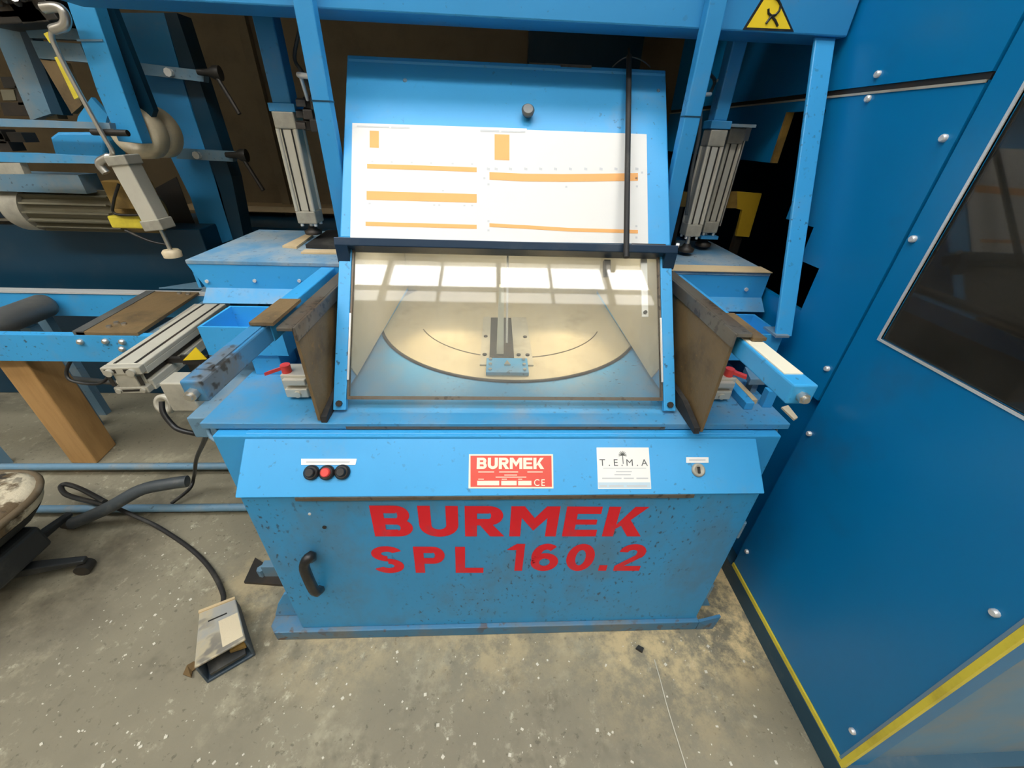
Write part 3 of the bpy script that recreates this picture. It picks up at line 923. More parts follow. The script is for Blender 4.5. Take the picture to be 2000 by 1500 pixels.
# ============================================================ side tables
def side_table(name, x0, x1, yf, lbl, left):
    t = thing(name, lbl, 'table', ((x0 + x1) / 2, 1.55, 0))
    obj('top', MB().box(x0, x1, yf, 1.83, 1.186, 1.2), M['blue_dusty_top'], t, None, .002)
    if left:
        obj('front_panel', MB().prism([(x0, yf + .002, 1.186), (x1, yf + .002, 1.186), (x1, yf + .002, 1.10), (x0 + .035, yf + .002, 1.10)], (0, .012, 0)), M['blue_clean'], t)
    else:
        obj('front_panel', MB().box(x0, x1, yf + .002, yf + .014, 1.095, 1.186), M['blue_clean'], t)
    xa = x0 + (.035 if left else 0)
    obj('lower_flange', MB().prism([(xa, yf + .002, 1.105), (xa, yf + .014, 1.10), (xa, yf - .03, 1.062), (xa, yf - .042, 1.066)], (x1 - xa, 0, 0)), M['blue_dusty'], t)
    obj('side_panel', MB().prism([(x0, yf + .014, 1.186), (x0, 1.83, 1.186), (x0, 1.83, 1.07), (x0, yf + .014, 1.10)], (.01, 0, 0)), M['blue_clean'], t)
    obj('rear_panel', MB().box(x0 + .01, x1, 1.815, 1.83, .95, 1.186), M['navy'], t)
    # rear legs to the floor
    for x in (x0 + .06, x1 - .10):
        obj('leg', MB().box(x, x + .06, 1.76, 1.81, 0, 1.186), M['navy'], t)
    return t


lt = side_table('infeed_table', -1.035, -.502, 1.352, 'raised blue box table left of the hood', True)
for x, y in ((405, 549), (498, 548), (585, 548)):
    c = at(x, y, Y=1.352)
    obj('screw', MB().cyl(c, c + V((0, -.005, 0)), .006, seg=8), M['zinc'], lt)
rtb = side_table('outfeed_table', .585, .985, 1.352, 'raised blue box table right of the hood', False)
c = at(1457, 565, Y=1.352)
obj('screw', MB().cyl(c, c + V((0, -.005, 0)), .007, seg=8), M['zinc'], rtb)
obj('worn_edge', MB().box(.612, .985, 1.346, 1.42, 1.2, 1.2025), M['pale_wood'], rtb, 'bare worn front strip')
# things lying on the left one
pz = 1.2006
tag(obj('clamp_pad', MB().prism([at(598, 485, Z=pz), at(662, 487, Z=pz), at(662, 456, Z=pz), at(640, 456, Z=pz)], (0, 0, .014)), M['rubber']), 'black rubber pad under the clamp on the left table', 'pad')
tag(obj('wood_offcut', MB().prism([at(552, 484, Z=pz), at(580, 486, Z=pz), at(612, 462, Z=pz), at(598, 461, Z=pz)], (0, 0, .008)), M['pale_wood']), 'short pale wood offcut beside the black pad on the left table', 'offcut')
tag(obj('wood_sliver', MB().prism([at(588, 496, Z=pz), at(662, 497, Z=pz), at(662, 490, Z=pz), at(596, 490, Z=pz)], (0, 0, .006)), M['pale_wood']), 'thin pale sliver in front of the black pad on the left table', 'offcut')
tag(obj('wood_batten', MB().box(.812, .830, .985, 1.12, .8866, .902), M['pale_wood']), 'narrow pale batten on the right end of the saw table', 'batten')
tag(obj('sawdust_heap', MB().prism([at(1525, 798, Z=.886), at(1538, 794, Z=.886), at(1557, 818, Z=.886), at(1550, 822, Z=.886)], (0, 0, .006)), M['sawdust']), 'small pale sawdust patch at the right corner of the saw table', 'sawdust')

# yellow bracket behind the right clamps
yb = thing('stop_bracket', 'dull yellow hooked bracket behind the right clamp cylinders', 'bracket', (.95, 1.69, 1.2))
yq = lambda x, y: at(x, y, Y=1.72)
obj('hook_plate', MB().prism([yq(1308, 375), yq(1440, 374), yq(1440, 407), yq(1308, 403)], (0, .012, 0)), M['brass'], yb)
obj('hook_face', MB().prism([yq(1440, 374), yq(1488, 378), yq(1463, 463), yq(1438, 461), yq(1450, 410), yq(1440, 408)], (0, .014, 0)), M['ochre'], yb)
obj('hook_foot', MB().box(1.045, 1.075, 1.735, 1.76, 1.14, 1.35), M['dark'], yb)
obj('hook_foot', MB().box(.74, .78, 1.733, 1.76, 1.2006, 1.40), M['dark'], yb)

# ============================================================ GANTRY
gan = thing('clamp_gantry', 'blue overhead beam on posts carrying three clamp cylinders and a warning sign', 'gantry', (.04, 1.5, 1.2))
obj('beam', MB().box(-1.18, .990, 1.412, 1.545, 1.862, 2.32), M['blue_beam'], gan, None, .004)
obj('rear_beam', MB().box(-1.0, .985, 1.60, 1.72, 1.895, 2.25), M['navy'], gan)
obj('cross_plate', MB().box(-.74, -.62, 1.545, 1.60, 1.88, 2.2).box(.70, .82, 1.545, 1.60, 1.893, 2.2), M['navy'], gan)
for x0, x1 in ((-.527, -.477), (.557, .607)):
    p_ = obj('post', MB().box(x0, x1, 1.375, 1.412, 1.2006, 2.3), M['blue_beam'], gan, None, .004)
    z = 1.655
    obj('weld_joint', MB().box(x0 - .0008, x1 + .0008, 1.3742, 1.4125, z, z + .004), M['navy'], p_)
for x0, x1, mx in ((-.752, -.690, 0), (.733, .779, 1)):
    c = obj('hanging_tube', MB().box(x0, x1, 1.62 - .065 * mx, 1.68 - .075 * mx, 1.655, 1.895), M['blue_beam'], gan, None, .004)
    obj('end_plate', MB().box(x0 - .012, x1 + .012, 1.61 - .07 * mx, 1.69 - .085 * mx, 1.632, 1.656), M['blue_beam'], c, None, .002)
# leaning brace at the right
b0, b1 = V((.935, 1.115, 1.062)), V((.938, 1.425, 1.862))
d = (b1 - b0).normalized()
nv = V((1, 0, 0)).cross(d)
lp = obj('leaning_post', MB().hexa([b0 + V((-.027, 0, 0)), b0 + V((.027, 0, 0)), b0 + V((.027, .012, 0)), b0 + V((-.027, .012, 0)),
                                    b1 + V((-.030, 0, 0)), b1 + V((.030, 0, 0)), b1 + V((.030, .012, 0)), b1 + V((-.030, .012, 0))]), M['blue'], gan, None, .003)
obj('post_foot', MB().box(.90, .945, 1.105, 1.175, 1.0626, 1.070), M['grey_blue'], lp)
# warning sign
sg = lambda x, y, o=0: at(x, y, Y=1.412 - o)
a, b, c = sg(1450, 58), sg(1550, 62), sg(1507, -34)
sign = obj('warning_sign', MB().prism([a, b, c], (0, -.0015, 0)), M['black'], gan, 'yellow triangular warning sign with black border')
cc = (a + b + c) / 3
inn = [cc + (q - cc) * .85 + V((0, -.0016, 0)) for q in (a, b, c)]
obj('yellow_field', MB().prism(inn, (0, -.0008, 0)), M['sign_yellow'], sign)
mb = MB()
lines = [[(1501, 17), (1501, 26), (1507, 31), (1515, 29), (1522, 21), (1525, 10), (1520, 0), (1510, -8)], [(1507, 31), (1496, 46)], [(1507, 31), (1514, 40), (1519, 51)]]
for ln in lines:
    pts = [sg(x, y, .0032) for x, y in ln]
    mb.tube(pts, .0030, 6)
obj('pictogram', mb, M['black'], sign)


def pneu(xc, yc, z0, z1, w_, label, extra_rods=True, footz=1.2, foot=True):
    """aluminium profile cylinder hanging vertically"""
    h = w_ / 2
    mb = MB().box(xc - h * .86, xc + h * .86, yc - h * .86, yc + h * .86, z0, z1)
    for s in (-1, 1):
        for t in (-1, 1):
            mb.cyl((xc + s * h * .84, yc + t * h * .84, z0), (xc + s * h * .84, yc + t * h * .84, z1), h * .20, seg=8)
    cy = obj('pneumatic_cylinder', mb, M['alu'], gan, label, .003)
    for za, zb_ in ((z0 - .045, z0), (z1, z1 + .05)):
        obj('end_cap', MB().box(xc - h, xc + h, yc - h, yc + h, za, zb_), M['alu_dull'], cy, None, .004)
    mb = MB()
    for s in (-1, 1):
        mb.cyl((xc + s * h * .45, yc - h * .87, z0), (xc + s * h * .45, yc - h * .87, z1), .003, seg=6)
    obj('sensor_groove', mb, M['dark'], cy)
    mb = MB()
    for s in (-1, 1):
        for t in (-1, 1):
            mb.cyl((xc + s * h * .7, yc + t * h * .7, z0 - .055), (xc + s * h * .7, yc + t * h * .7, z0 - .045), h * .18, seg=8)
    obj('cap_screw', mb, M['zinc'], cy)
    if foot:
        obj('piston_rod', MB().cyl((xc, yc, footz + .012), (xc, yc, z0 - .045), .009, seg=12), M['steel'], cy)
        obj('clamp_foot', MB().lathe((xc, yc, footz + .015), (0, 0, 1), [(0, .030), (.012, .032), (.018, .018), (.03, .012)], 24), M['dark'], cy)
    return cy


pneu(-.722, 1.645, 1.318, 1.583, .072, 'left clamp cylinder of dull aluminium', footz=1.2145)
pneu(.757, 1.572, 1.322, 1.580, .060, 'aluminium clamp cylinder next to the hood', footz=1.2)
pneu(.872, 1.668, 1.318, 1.590, .060, 'outer right aluminium clamp cylinder', footz=1.2)
# bridge that carries the two right cylinders from the hanging tube
obj('cylinder_bridge', MB().box(.78, .90, 1.58, 1.70, 1.641, 1.650), M['grey_blue'], gan)
mb = MB().cyl((.912, 1.65, 1.30), (.912, 1.65, 1.63), .004, seg=6).box(.90, .92, 1.64, 1.66, 1.60, 1.642)
obj('tie_rod', mb, M['steel'], gan)
obj('cylinder_shoe', MB().box(.838, .91, 1.632, 1.70, 1.250, 1.262), M['blue_beam'], gan)
# fittings and air hoses
for pts, r_ in (([at(583, 146, Y=1.55), at(612, 151, Y=1.50)], .008), ([at(588, 152, Y=1.55), at(601, 195, Y=1.6)], .006), ([at(1360, 186, Y=1.45), at(1387, 184, Y=1.52)], .006), ([at(1401, 158, Y=1.6), at(1409, 156, Y=1.6)], .006)):
    obj('air_fitting', MB().tube(pts, r_, 8), M['zinc'], gan)
for r_, pts in ((.006, [at(1369, 185, Y=1.5), at(1366, 260, Y=1.52), at(1352, 330, Y=1.53), at(1340, 420, Y=1.54)]),
                (.0055, [at(1375, 135, Y=1.52), at(1395, 155, Y=1.6), at(1392, 172, Y=1.58), at(1385, 184, Y=1.55)]),
                (.006, [at(590, 40, Y=1.66), at(575, 110, Y=1.68), at(590, 140, Y=1.66), at(606, 170, Y=1.62)]),
                (.005, [at(605, 80, Y=1.6), at(612, 120, Y=1.58), at(606, 152, Y=1.55)])):
    obj('air_hose', MB().tube(smoothpath(pts, 5), r_, 8), M['hose'], gan)
mb = MB()
for k in range(9):
    c = at(588 + (k % 3) * 14, 200 + (k // 3) * 22, Y=1.60 + .02 * (k % 2))
    mb.obox(c, (.014, .004, 0), (-.003, .012, .003), (0, .002, .010 + .004 * (k % 3)))
vb = obj('valve_block', mb, M['dark'], gan, 'cluster of small dark valves behind the left post', .002)

# ============================================================ RIGHT ENCLOSURE
enc = thing('machine_enclosure', 'tall deep blue machine enclosure at the right with dark window and yellow edging', 'enclosure', (1.7, 1.4, 0))
TH = .02
CX = 1.0
ZT = 2.75
YS = .955
obj('plinth', MB().box(CX - .005, 2.6, .32, 2.7, 0, .078), M['plinth'], enc, None, .002)
# front-side door panel with a window opening  (plane X = 1)
wy0, wy1, wz0, wz1 = .40, .880, 1.173, 2.2
door2 = obj('side_door', MB().box(CX, CX + TH, .345, wy0, .10, ZT).box(CX, CX + TH, wy1, YS - .005, .10, ZT).box(CX, CX + TH, wy0, wy1, .10, wz0).box(CX, CX + TH, wy0, wy1, wz1, ZT), M['cab'], enc)
obj('window_trim', MB().box(CX - .003, CX + .004, wy0 - .006, wy1 + .006, wz0 - .006, wz0).box(CX - .003, CX + .004, wy1, wy1 + .006, wz0, wz1), M['zinc'], door2)
obj('window_glass', MB().box(CX + .006, CX + .011, wy0, wy1, wz0, wz1), M['darkglass'], door2, 'dark tinted window pane')
# rear panels
Y2 = 2.69
pz0, pz1 = .919, 1.724
low = MB()
low.box(CX, CX + TH, YS + .004, 1.17, pz0, pz1)
low.box(CX, CX + TH, 1.17, 1.26, pz0, 1.13).box(CX, CX + TH, 1.17, 1.26, 1.27, pz1)
low.box(CX, CX + TH, 1.26, 1.40, pz0, 1.13).box(CX, CX + TH, 1.26, 1.40, 1.375, pz1)
low.box(CX, CX + TH, 1.40, 1.585, pz0, 1.13).box(CX, CX + TH, 1.40, 1.585, 1.69, pz1)
low.box(CX, CX + TH, 1.585, Y2, pz0, 1.13).box(CX, CX + TH, 1.585, Y2, 1.535, pz1)
obj('rear_panel', low, M['cab'], enc)
obj('rear_panel_edge', MB().box(CX - .002, CX + TH, 1.58, 1.592, 1.535, 1.69), M['brass'], enc)
obj('upper_panel', MB().box(CX, CX + TH, YS + .004, Y2, 1.738, ZT), M['cab'], enc)
obj('seam_strip', MB().box(CX + .004, CX + .016, YS + .004, Y2, 1.7245, 1.7375), M['dark'], enc)
obj('panel_edge', MB().box(CX - .003, CX + .003, YS + .004, Y2, 1.719, 1.7245), M['alu_dull'], enc, 'thin bright lower edge of the panel seam')
obj('recessed_panel', MB().box(CX + .045, CX + .06, YS, Y2, .078, .93), M['cab'], enc)
obj('inner_wall', MB().box(2.55, 2.6, .40, Y2, .078, ZT).box(CX + TH, 2.55, Y2 - .02, Y2, .078, ZT).box(CX, 2.6, .36, Y2, ZT, ZT + .02), M['navy'], enc)
# yellow strips
obj('yellow_strip', MB().box(CX - .004, CX + .006, .345, YS - .005, .080, .097), M['yellow'], enc, 'worn yellow strip along the bottom')
obj('yellow_strip', MB().box(CX - .004, CX + .010, .333, .346, .080, ZT), M['yellow'], enc, 'bright yellow strip up the front corner')
obj('corner_edge', MB().box(CX - .003, CX + .004, .3465, .353, .097, ZT), M['cab_dusty'], enc)
obj('corner_post', MB().box(CX + .010, 1.078, .338, .36, .078, ZT), M['cab'], enc)
obj('front_panel', MB().box(1.078, 2.6, .352, .37, .03, ZT), M['cab_dusty'], enc, 'dusty pale blue front panel')
obj('yellow_strip', MB().box(1.16, 2.6, .322, .334, .014, .030), M['yellow'], enc, 'yellow strip along the front foot')
for x, y in ((1582, 847), (1617, 720), (1785, 467), (1845, 270), (1697, 193), (1716, 145), (1945, 1197), (1667, 1428), (1460, 1077)):
    c = at(x, y, X=CX)
    if c.y > YS and c.z < pz0: c = at(x, y, X=CX)
    obj('screw', MB().lathe(c, (-1, 0, 0), [(0, .0085), (.006, .0085), (.009, .006)], 10), M['zinc'], enc)
# hoses and a part seen dimly through the window
mb = MB().tube(smoothpath([(1.25, .90, 1.45), (1.22, .75, 1.36), (1.24, .55, 1.30), (1.3, .35, 1.28)], 6), .025, 12)
mb.tube(smoothpath([(1.22, .92, 1.30), (1.20, .75, 1.24), (1.24, .55, 1.19), (1.3, .4, 1.17)], 6), .02, 12)
obj('inner_hose', mb, M['hose'], enc)
obj('inner_bracket', MB().box(1.35, 1.40, .45, .75, 1.45, 1.62).box(1.38, 1.44, .42, .60, 1.25, 1.32), M['liner'], enc)

# ============================================================ LEFT FEED MACHINE
fm = thing('feed_unit', 'blue feed unit at the back left with cream wheels, motor and crank', 'machine', (-1.9, 2.3, 0))
q = lambda Y_: (lambda x, y: at(x, y, Y=Y_))
A = q(2.0)
arm = obj('swing_arm', MB().prism([A(108, -60), A(160, -60), A(200, 62), A(250, 205), A(278, 281), A(231, 276), A(188, 175), A(150, 60)], (0, .06, 0)), M['blue_clean'], fm, 'bright blue arm holding the wheels', .003)
obj('weld_line', MB().hexa([A(151, 77), A(201, 77), A(202, 81), A(152, 81)] + [p + V((0, -.004, 0)) for p in (A(151, 77), A(201, 77), A(202, 81), A(152, 81))]), M['cab_dusty'], arm)
A2 = q(2.10)
obj('arm_cheek', MB().prism([A2(182, 0), A2(215, 0), A2(300, 215), A2(280, 275), A2(250, 200)], (0, .03, 0)), M['navy'], fm)  # plate in shade; the shade is put into the navy colour
C = q(2.45)
colm = obj('column', MB().prism([C(225, 25), C(320, 25), C(352, 140), C(376, 220), C(400, 290), C(430, 375), C(455, 468), C(405, 484), C(372, 385), C(330, 300), C(265, 160)], (0, .10, 0)), M['blue_beam'], fm, 'large blue column')
obj('column_side', MB().prism([C(320, 25), C(345, 25), C(452, 345), C(476, 462), C(455, 468), C(400, 290)], (0, .10, 0)), M['navy'], fm)  # shaded flank of the blue column, painted dark
obj('column_base', MB().box(-2.05, -1.50, 2.40, 2.70, 0, .96), M['navy'], fm)
obj('column_arch', MB().prism([C(296, 372), C(345, 345), C(366, 400), C(392, 464), C(384, 480), C(345, 484), C(312, 440)], (0, -.004, 0)), M['dark'], fm)
# wheels
W0 = at(256, 258, Y=2.07)
WR = (at(306, 262, Y=2.07) - W0).length
for k in range(2):
    obj('guide_wheel', MB().lathe(W0 + V((0, .092 * k, 0)), (0, 1, 0), [(.012, WR * .45), (.006, WR * .62), (-.002, WR * .70), (0, WR * .90), (.012, WR), (.070, WR * 1.02), (.082, WR * .95), (.085, WR * .5)], 40), M['nylon'], fm, 'cream nylon wheel')
obj('wheel_axle', MB().cyl(W0 + V((0, -.01, 0)), W0 + V((0, .20, 0)), .022, seg=12), M['steel'], fm)
# crossbars with clamp handles
D = q(2.38)
for (pa, pb, h, kn) in (((268, 122), (398, 138), 22, (398, 137)), ((345, 290), (455, 296), 20, (452, 298))):
    bm_ = obj('cross_bar', MB().prism([D(*pa), D(*pb), D(pb[0], pb[1] + h), D(pa[0], pa[1] + h)], (0, .04, 0)), M['grey_blue'], fm)
    k0 = D(*kn)
    obj('clamp_handle', MB().lathe(k0 + V((-.02, -.02, -.01)), (1, .1, 0), [(0, .012), (.05, .016), (.075, .030), (.10, .030)], 16).cyl(k0 + V((.06, -.02, -.02)), k0 + V((.13, -.04, -.17)), .010, seg=8), M['dark'], bm_)
    c = D(kn[0] - 65, kn[1] + 5)
    obj('bolt', MB().cyl(c, c + V((0, -.02, 0)), .018, seg=8), M['zinc'], bm_)
# crank rod
E_ = q(1.93)
cr = smoothpath([E_(84, 16), E_(108, 14), E_(122, 20), E_(129, 38), E_(124, 52), E_(106, 58), E_(101, 68), E_(110, 95), E_(150, 172), E_(200, 262), E_(219, 296), E_(214, 306), E_(197, 315), E_(196, 324), E_(208, 338)], 4)
obj('crank_rod', MB().tube(cr, [.016 if (i < 22 or i > len(cr) - 14) else .009 for i in range(len(cr))], 10), M['steel'], fm, 'bent bright steel crank rod')
# yellow scale
mb = MB()
F_ = q(1.98)
for pts in (((85, 66), (93, 62), (107, 82), (97, 84)), ((106, 112), (112, 110), (153, 190), (145, 194))):
    mb.prism([F_(*p_) for p_ in pts], (0, .01, 0))
obj('scale_strip', mb, M['yellow'], fm, 'yellow measuring strip')
# slide plates behind
G = q(2.16)
for pts, m in ((((42, 45), (150, 56), (156, 78), (58, 74)), 'grey_blue'), (((60, 79), (156, 85), (172, 122), (76, 114)), 'grey_blue'), (((78, 116), (125, 122), (160, 205), (140, 222)), 'flap')):
    obj('slide_plate', MB().prism([G(*p_) for p_ in pts], (0, .03, 0)), M[m], fm)
Hq = q(2.25)
obj('guide_post', MB().prism([Hq(-30, 20), Hq(22, 20), Hq(100, 222), Hq(60, 235)], (0, .05, 0)), M['grey_blue'], fm)
obj('guide_post_side', MB().prism([Hq(22, 20), Hq(40, 20), Hq(124, 225), Hq(100, 222)], (0, .05, 0)), M['navy'], fm)  # shadow side of the post, given as a darker colour
# oily head at the top left corner
mb = MB()
K = q(2.12)
for (x, y, w_, h_) in ((10, 10, .16, .05), (60, 18, .10, .035), (95, 30, .07, .03), (55, 40, .12, .02), (20, -20, .25, .04)):
    c = K(x, y)
    mb.obox(c, (w_, 0, .01), (0, .06, 0), (-.01, 0, h_))
obj('slide_head', mb, M['dark'], fm, 'oily dark slide head', .004)
mb = MB()
for x, y in ((45, 12), (52, 22), (38, 28), (75, 28), (85, 16), (20, 5)):
    c = K(x, y) + V((0, -.065, .02))
    mb.cyl(c, c + V((.02, -.03, .01)), .013, seg=8)
obj('bolt', mb, M['steel'], fm)
# small machinery left
mb = MB()
N_ = q(2.28)
for (x0, y0, x1, y1) in ((0, 150, 55, 172), (0, 200, 60, 226), (28, 168, 48, 205), (70, 200, 92, 226)):
    mb.prism([N_(x0, y0), N_(x1, y0), N_(x1 + 8, y1), N_(x0 + 8, y1)], (0, .06, 0))
obj('drive_block', mb, M['dark'], fm)
mb = MB()
for (x0, y0, x1, y1) in ((0, 175, 26, 196), (85, 216, 108, 232), (50, 172, 66, 196)):
    mb.prism([N_(x0, y0), N_(x1, y0), N_(x1 + 6, y1), N_(x0 + 6, y1)], (0, .05, 0))
obj('grey_block', mb, M['motor'], fm)
# flat bars
P_ = q(1.95)
def bar(name, pts, mat, label=None, dep=.03):
    return obj(name, MB().prism([P_(*p_) for p_ in pts], (0, dep, 0)), M[mat], fm, label)
bar('flat_bar', ((-60, 229), (213, 240), (216, 252), (-60, 246)), 'cab_dusty')
bar('flat_bar', ((-60, 297), (60, 299), (218, 308), (218, 320), (60, 318), (-60, 314)), 'blue_dusty')
bar('tool_holder', ((-20, 318), (38, 318), (48, 340), (-20, 340)), 'alu_dull')
obj('round_bar', MB().cyl(P_(180, 258), P_(250, 260), .012, seg=10), M['dark'], fm)
Q_ = q(2.05)
obj('gear_housing', MB().prism([Q_(97, 268), Q_(110, 258), Q_(190, 258), Q_(205, 275), Q_(205, 312), Q_(108, 308)], (0, .12, 0)), M['blue_clean'], fm, None, .01)
obj('gusset', MB().prism([Q_(152, 228), Q_(178, 190), Q_(210, 225), Q_(205, 245), Q_(150, 240)], (0, .02, 0)), M['blue_clean'], fm)
obj('lower_beam', MB().box(-3.4, -1.95, 2.12, 2.22, 1.28, 1.36), M['grey_blue'], fm)
mb = MB()
for (x, y) in ((8, 270), (20, 285), (5, 262), (45, 268)):
    c = Q_(x, y)
    mb.obox(c, (.03, 0, 0), (0, .03, 0), (0, 0, .018))
obj('linkage', mb, M['dark'], fm)
# motor
mc = at(150, 413, Y=2.22)
r = .105
m0 = V((-2.42, mc.y, mc.z + .01))
mot = obj('motor', MB().lathe(m0, (1, 0, 0), [(.02, r * .55), (.05, r * .8), (.62, r * .8)], 28), M['motor'], fm, 'grey finned electric motor')
obj('fan_cowl', MB().lathe(m0, (1, 0, 0), [(0, r * .5), (.02, r * .9), (.04, r), (.12, r)], 32), M['alu_dull'], mot)
for k in range(16):
    a = 2 * math.pi * k / 16
    dv = V((0, math.cos(a), math.sin(a)))
    tv = V((0, -math.sin(a), math.cos(a)))
    obj('fin', MB().obox(m0 + V((.33, 0, 0)) + dv * r * .90, V((.20, 0, 0)), dv * r * .12, tv * .004), M['motor'], mot)
obj('end_bell', MB().lathe(m0, (1, 0, 0), [(.56, r), (.66, r), (.68, r * .7)], 32), M['brass'], mot)
tb = at(255, 400, Y=2.08)
obj('terminal_housing', MB().box(tb.x - .09, tb.x + .10, 2.08, 2.14, tb.z - .02, tb.z + .10), M['brass'], fm, None, .004)
y1 = at(250, 433, Y=2.07)
obj('yellow_guard', MB().box(y1.x - .08, y1.x + .07, 2.06, 2.10, y1.z - .03, y1.z + .025), M['yellow'], fm, None, .006)
obj('motor_cable', MB().tube(smoothpath([at(232, 360, Y=2.05), at(222, 395, Y=2.05), at(226, 418, Y=2.05), at(285, 420, Y=2.05)], 5), .006, 8).tube(smoothpath([at(245, 450, Y=2.06), at(290, 470, Y=2.04), at(325, 478, Y=2.05)], 5), .006, 8), M['black'], fm)
# angled clamp cylinder
J = q(1.90)
cyl_t, cyl_b = J(245, 318), J(304, 428)
axv = (cyl_b - cyl_t).normalized()
sx = V((0, 1, 0)).cross(axv).normalized()
cyo = obj('pneumatic_cylinder', MB().obox((cyl_t + cyl_b) / 2, sx * .036, V((0, .036, 0)), axv * ((cyl_b - cyl_t).length / 2)), M['alu'], fm, 'leaning aluminium clamp cylinder', .004)
obj('end_cap', MB().obox(cyl_b + axv * .02, sx * .042, V((0, .042, 0)), axv * .022), M['alu_dull'], cyo, None, .004)
obj('end_cap', MB().obox(cyl_t - axv * .01, sx * .042, V((0, .042, 0)), axv * .018), M['alu_dull'], cyo, None, .004)
rb_ = J(335, 492)
obj('piston_rod', MB().cyl(cyl_b + axv * .03, rb_, .009, seg=10), M['steel'], cyo)
obj('clamp_foot', MB().lathe(rb_, (0, 0, -1), [(-.01, .03), (.0, .038), (.022, .036)], 20), M['nylon'], cyo)
# dark blue body behind the conveyor
bz = at(100, 450, Y=2.32).z
obj('machine_body', MB().box(-3.6, -1.62, 2.30, 2.75, 0, bz + .03), M['navy'], fm, 'dark navy lower body', .006)
obj('body_edge', MB().box(-3.6, -2.2, 2.29, 2.30, bz + .05, bz + .062), M['alu_dull'], fm)
obj('motor_mount', MB().box(-2.35, -2.0, 2.31, 2.5, bz + .03, mc.z - .07), M['navy'], fm)

# ============================================================ ROLLER CONVEYOR
cv = thing('roller_conveyor', 'low blue roller conveyor at the left of the saw', 'conveyor', (-2.2, 1.85, 0))
fr_ = obj('front_rail', MB().box(-3.6, -1.40, 1.595, 1.605, .662, .79).box(-3.6, -1.40, 1.605, 1.63, .78, .79).box(-3.6, -1.40, 1.605, 1.63, .662, .672), M['blue'], cv, 'speckled blue front rail')
for x, y in ((158, 667), (207, 666), (240, 667), (240, 681)):
    c = at(x, y, Y=1.595)
    obj('bolt', MB().lathe(c, (0, -1, 0), [(0, .014), (.008, .014), (.014, .008)], 8), M['steel'], fr_)
rr_ = obj('rear_rail', MB().box(-3.6, -1.55, 2.10, 2.11, .655, .785).box(-3.6, -1.55, 2.11, 2.135, .655, .665), M['blue_clean'], cv, 'blue rear rail')
obj('top_lip', MB().box(-3.6, -1.55, 2.095, 2.15, .785, .793), M['zinc'], rr_, 'pale worn top lip')
obj('roller', MB().lathe((-2.38, 1.61, .735), (0, 1, 0), [(0, .02), (.005, .055), (.02, .06), (.44, .06), (.455, .055), (.457, .02), (.485, .02)], 32), M['rail_grey'], cv, 'dull grey steel roller')
obj('roller', MB().lathe((-2.92, 1.61, .735), (0, 1, 0), [(0, .02), (.005, .055), (.02, .06), (.44, .06), (.455, .055), (.457, .02), (.485, .02)], 32), M['rail_grey'], cv, 'dull grey steel roller')
sk = obj('skid_plate', MB().hexa([(-1.80, 1.60, .790), (-1.545, 1.60, .790), (-1.60, 2.10, .793), (-1.86, 2.10, .793), (-1.80, 1.60, .806), (-1.545, 1.60, .806), (-1.60, 2.10, .806), (-1.86, 2.10, .806)]), M['flap'], cv, 'grimy brown skid plate', .002)
obj('skid_edge', MB().hexa([(-1.81, 1.60, .790), (-1.765, 1.60, .790), (-1.825, 2.10, .793), (-1.87, 2.10, .793), (-1.81, 1.60, .809), (-1.765, 1.60, .809), (-1.825, 2.10, .809), (-1.87, 2.10, .809)]), M['rail_grey'], sk)
for (x, y) in ((-1.70, 1.65), (-1.66, 1.68), (-1.70, 1.69), (-1.63, 2.06), (-1.68, 2.07)):
    obj('bolt', MB().cyl((x, y, .805), (x, y, .814), .010, seg=8), M['steel'], sk)
obj('narrow_strip', MB().hexa([(-1.50, 1.66, .79), (-1.47, 1.66, .79), (-1.50, 1.95, .79), (-1.53, 1.95, .79), (-1.50, 1.66, .80), (-1.47, 1.66, .80), (-1.50, 1.95, .80), (-1.53, 1.95, .80)]), M['alu_dull'], cv)
obj('guide_plate', MB().prism([(-1.85, 2.16, .80), (-1.56, 2.16, .80), (-1.56, 2.28, .80), (-1.70, 2.28, .80)], (0, 0, .004)).box(-1.62, -1.58, 2.14, 2.2, .66, .80), M['grey_blue'], cv)
obj('cross_member', MB().box(-1.56, -1.46, 1.63, 2.10, .70, .775).box(-2.60, -2.55, 1.63, 2.10, .67, .72), M['grey_blue'], cv)
obj('leg', MB().box(-2.42, -2.37, 1.92, 1.97, 0, .665), M['grey_blue'], cv)
obj('leg', MB().box(-2.48, -2.43, 2.06, 2.10, 0, .665), M['grey_blue'], cv)
obj('leg', MB().box(-3.3, -3.25, 1.61, 1.66, 0, .665), M['grey_blue'], cv)
obj('leg', MB().box(-2.62, -2.57, 1.606, 1.65, 0, .665), M['grey_blue'], cv)
obj('leg_brace', MB().cyl((-2.37, 1.93, .36), (-1.98, 1.82, .40), .014, seg=10), M['rail_grey'], cv)
obj('conveyor_wire', MB().tube(smoothpath([(-1.86, 1.62, .70), (-1.93, 1.60, .62), (-1.92, 1.58, .57), (-1.80, 1.57, .56), (-1.74, 1.58, .60)], 5), .007, 8), M['black'], cv)
# timber prop
tag(obj('timber_post', MB().prism([at(140, 905, Z=0), at(190, 906, Z=0), at(228, 868, Z=0), at(140, 905, Z=0) + at(228, 868, Z=0) - at(190, 906, Z=0)], (0, 0, .655)), M['wood'], None, None, .006),
    'square orange-brown timber post standing under the conveyor', 'timber')

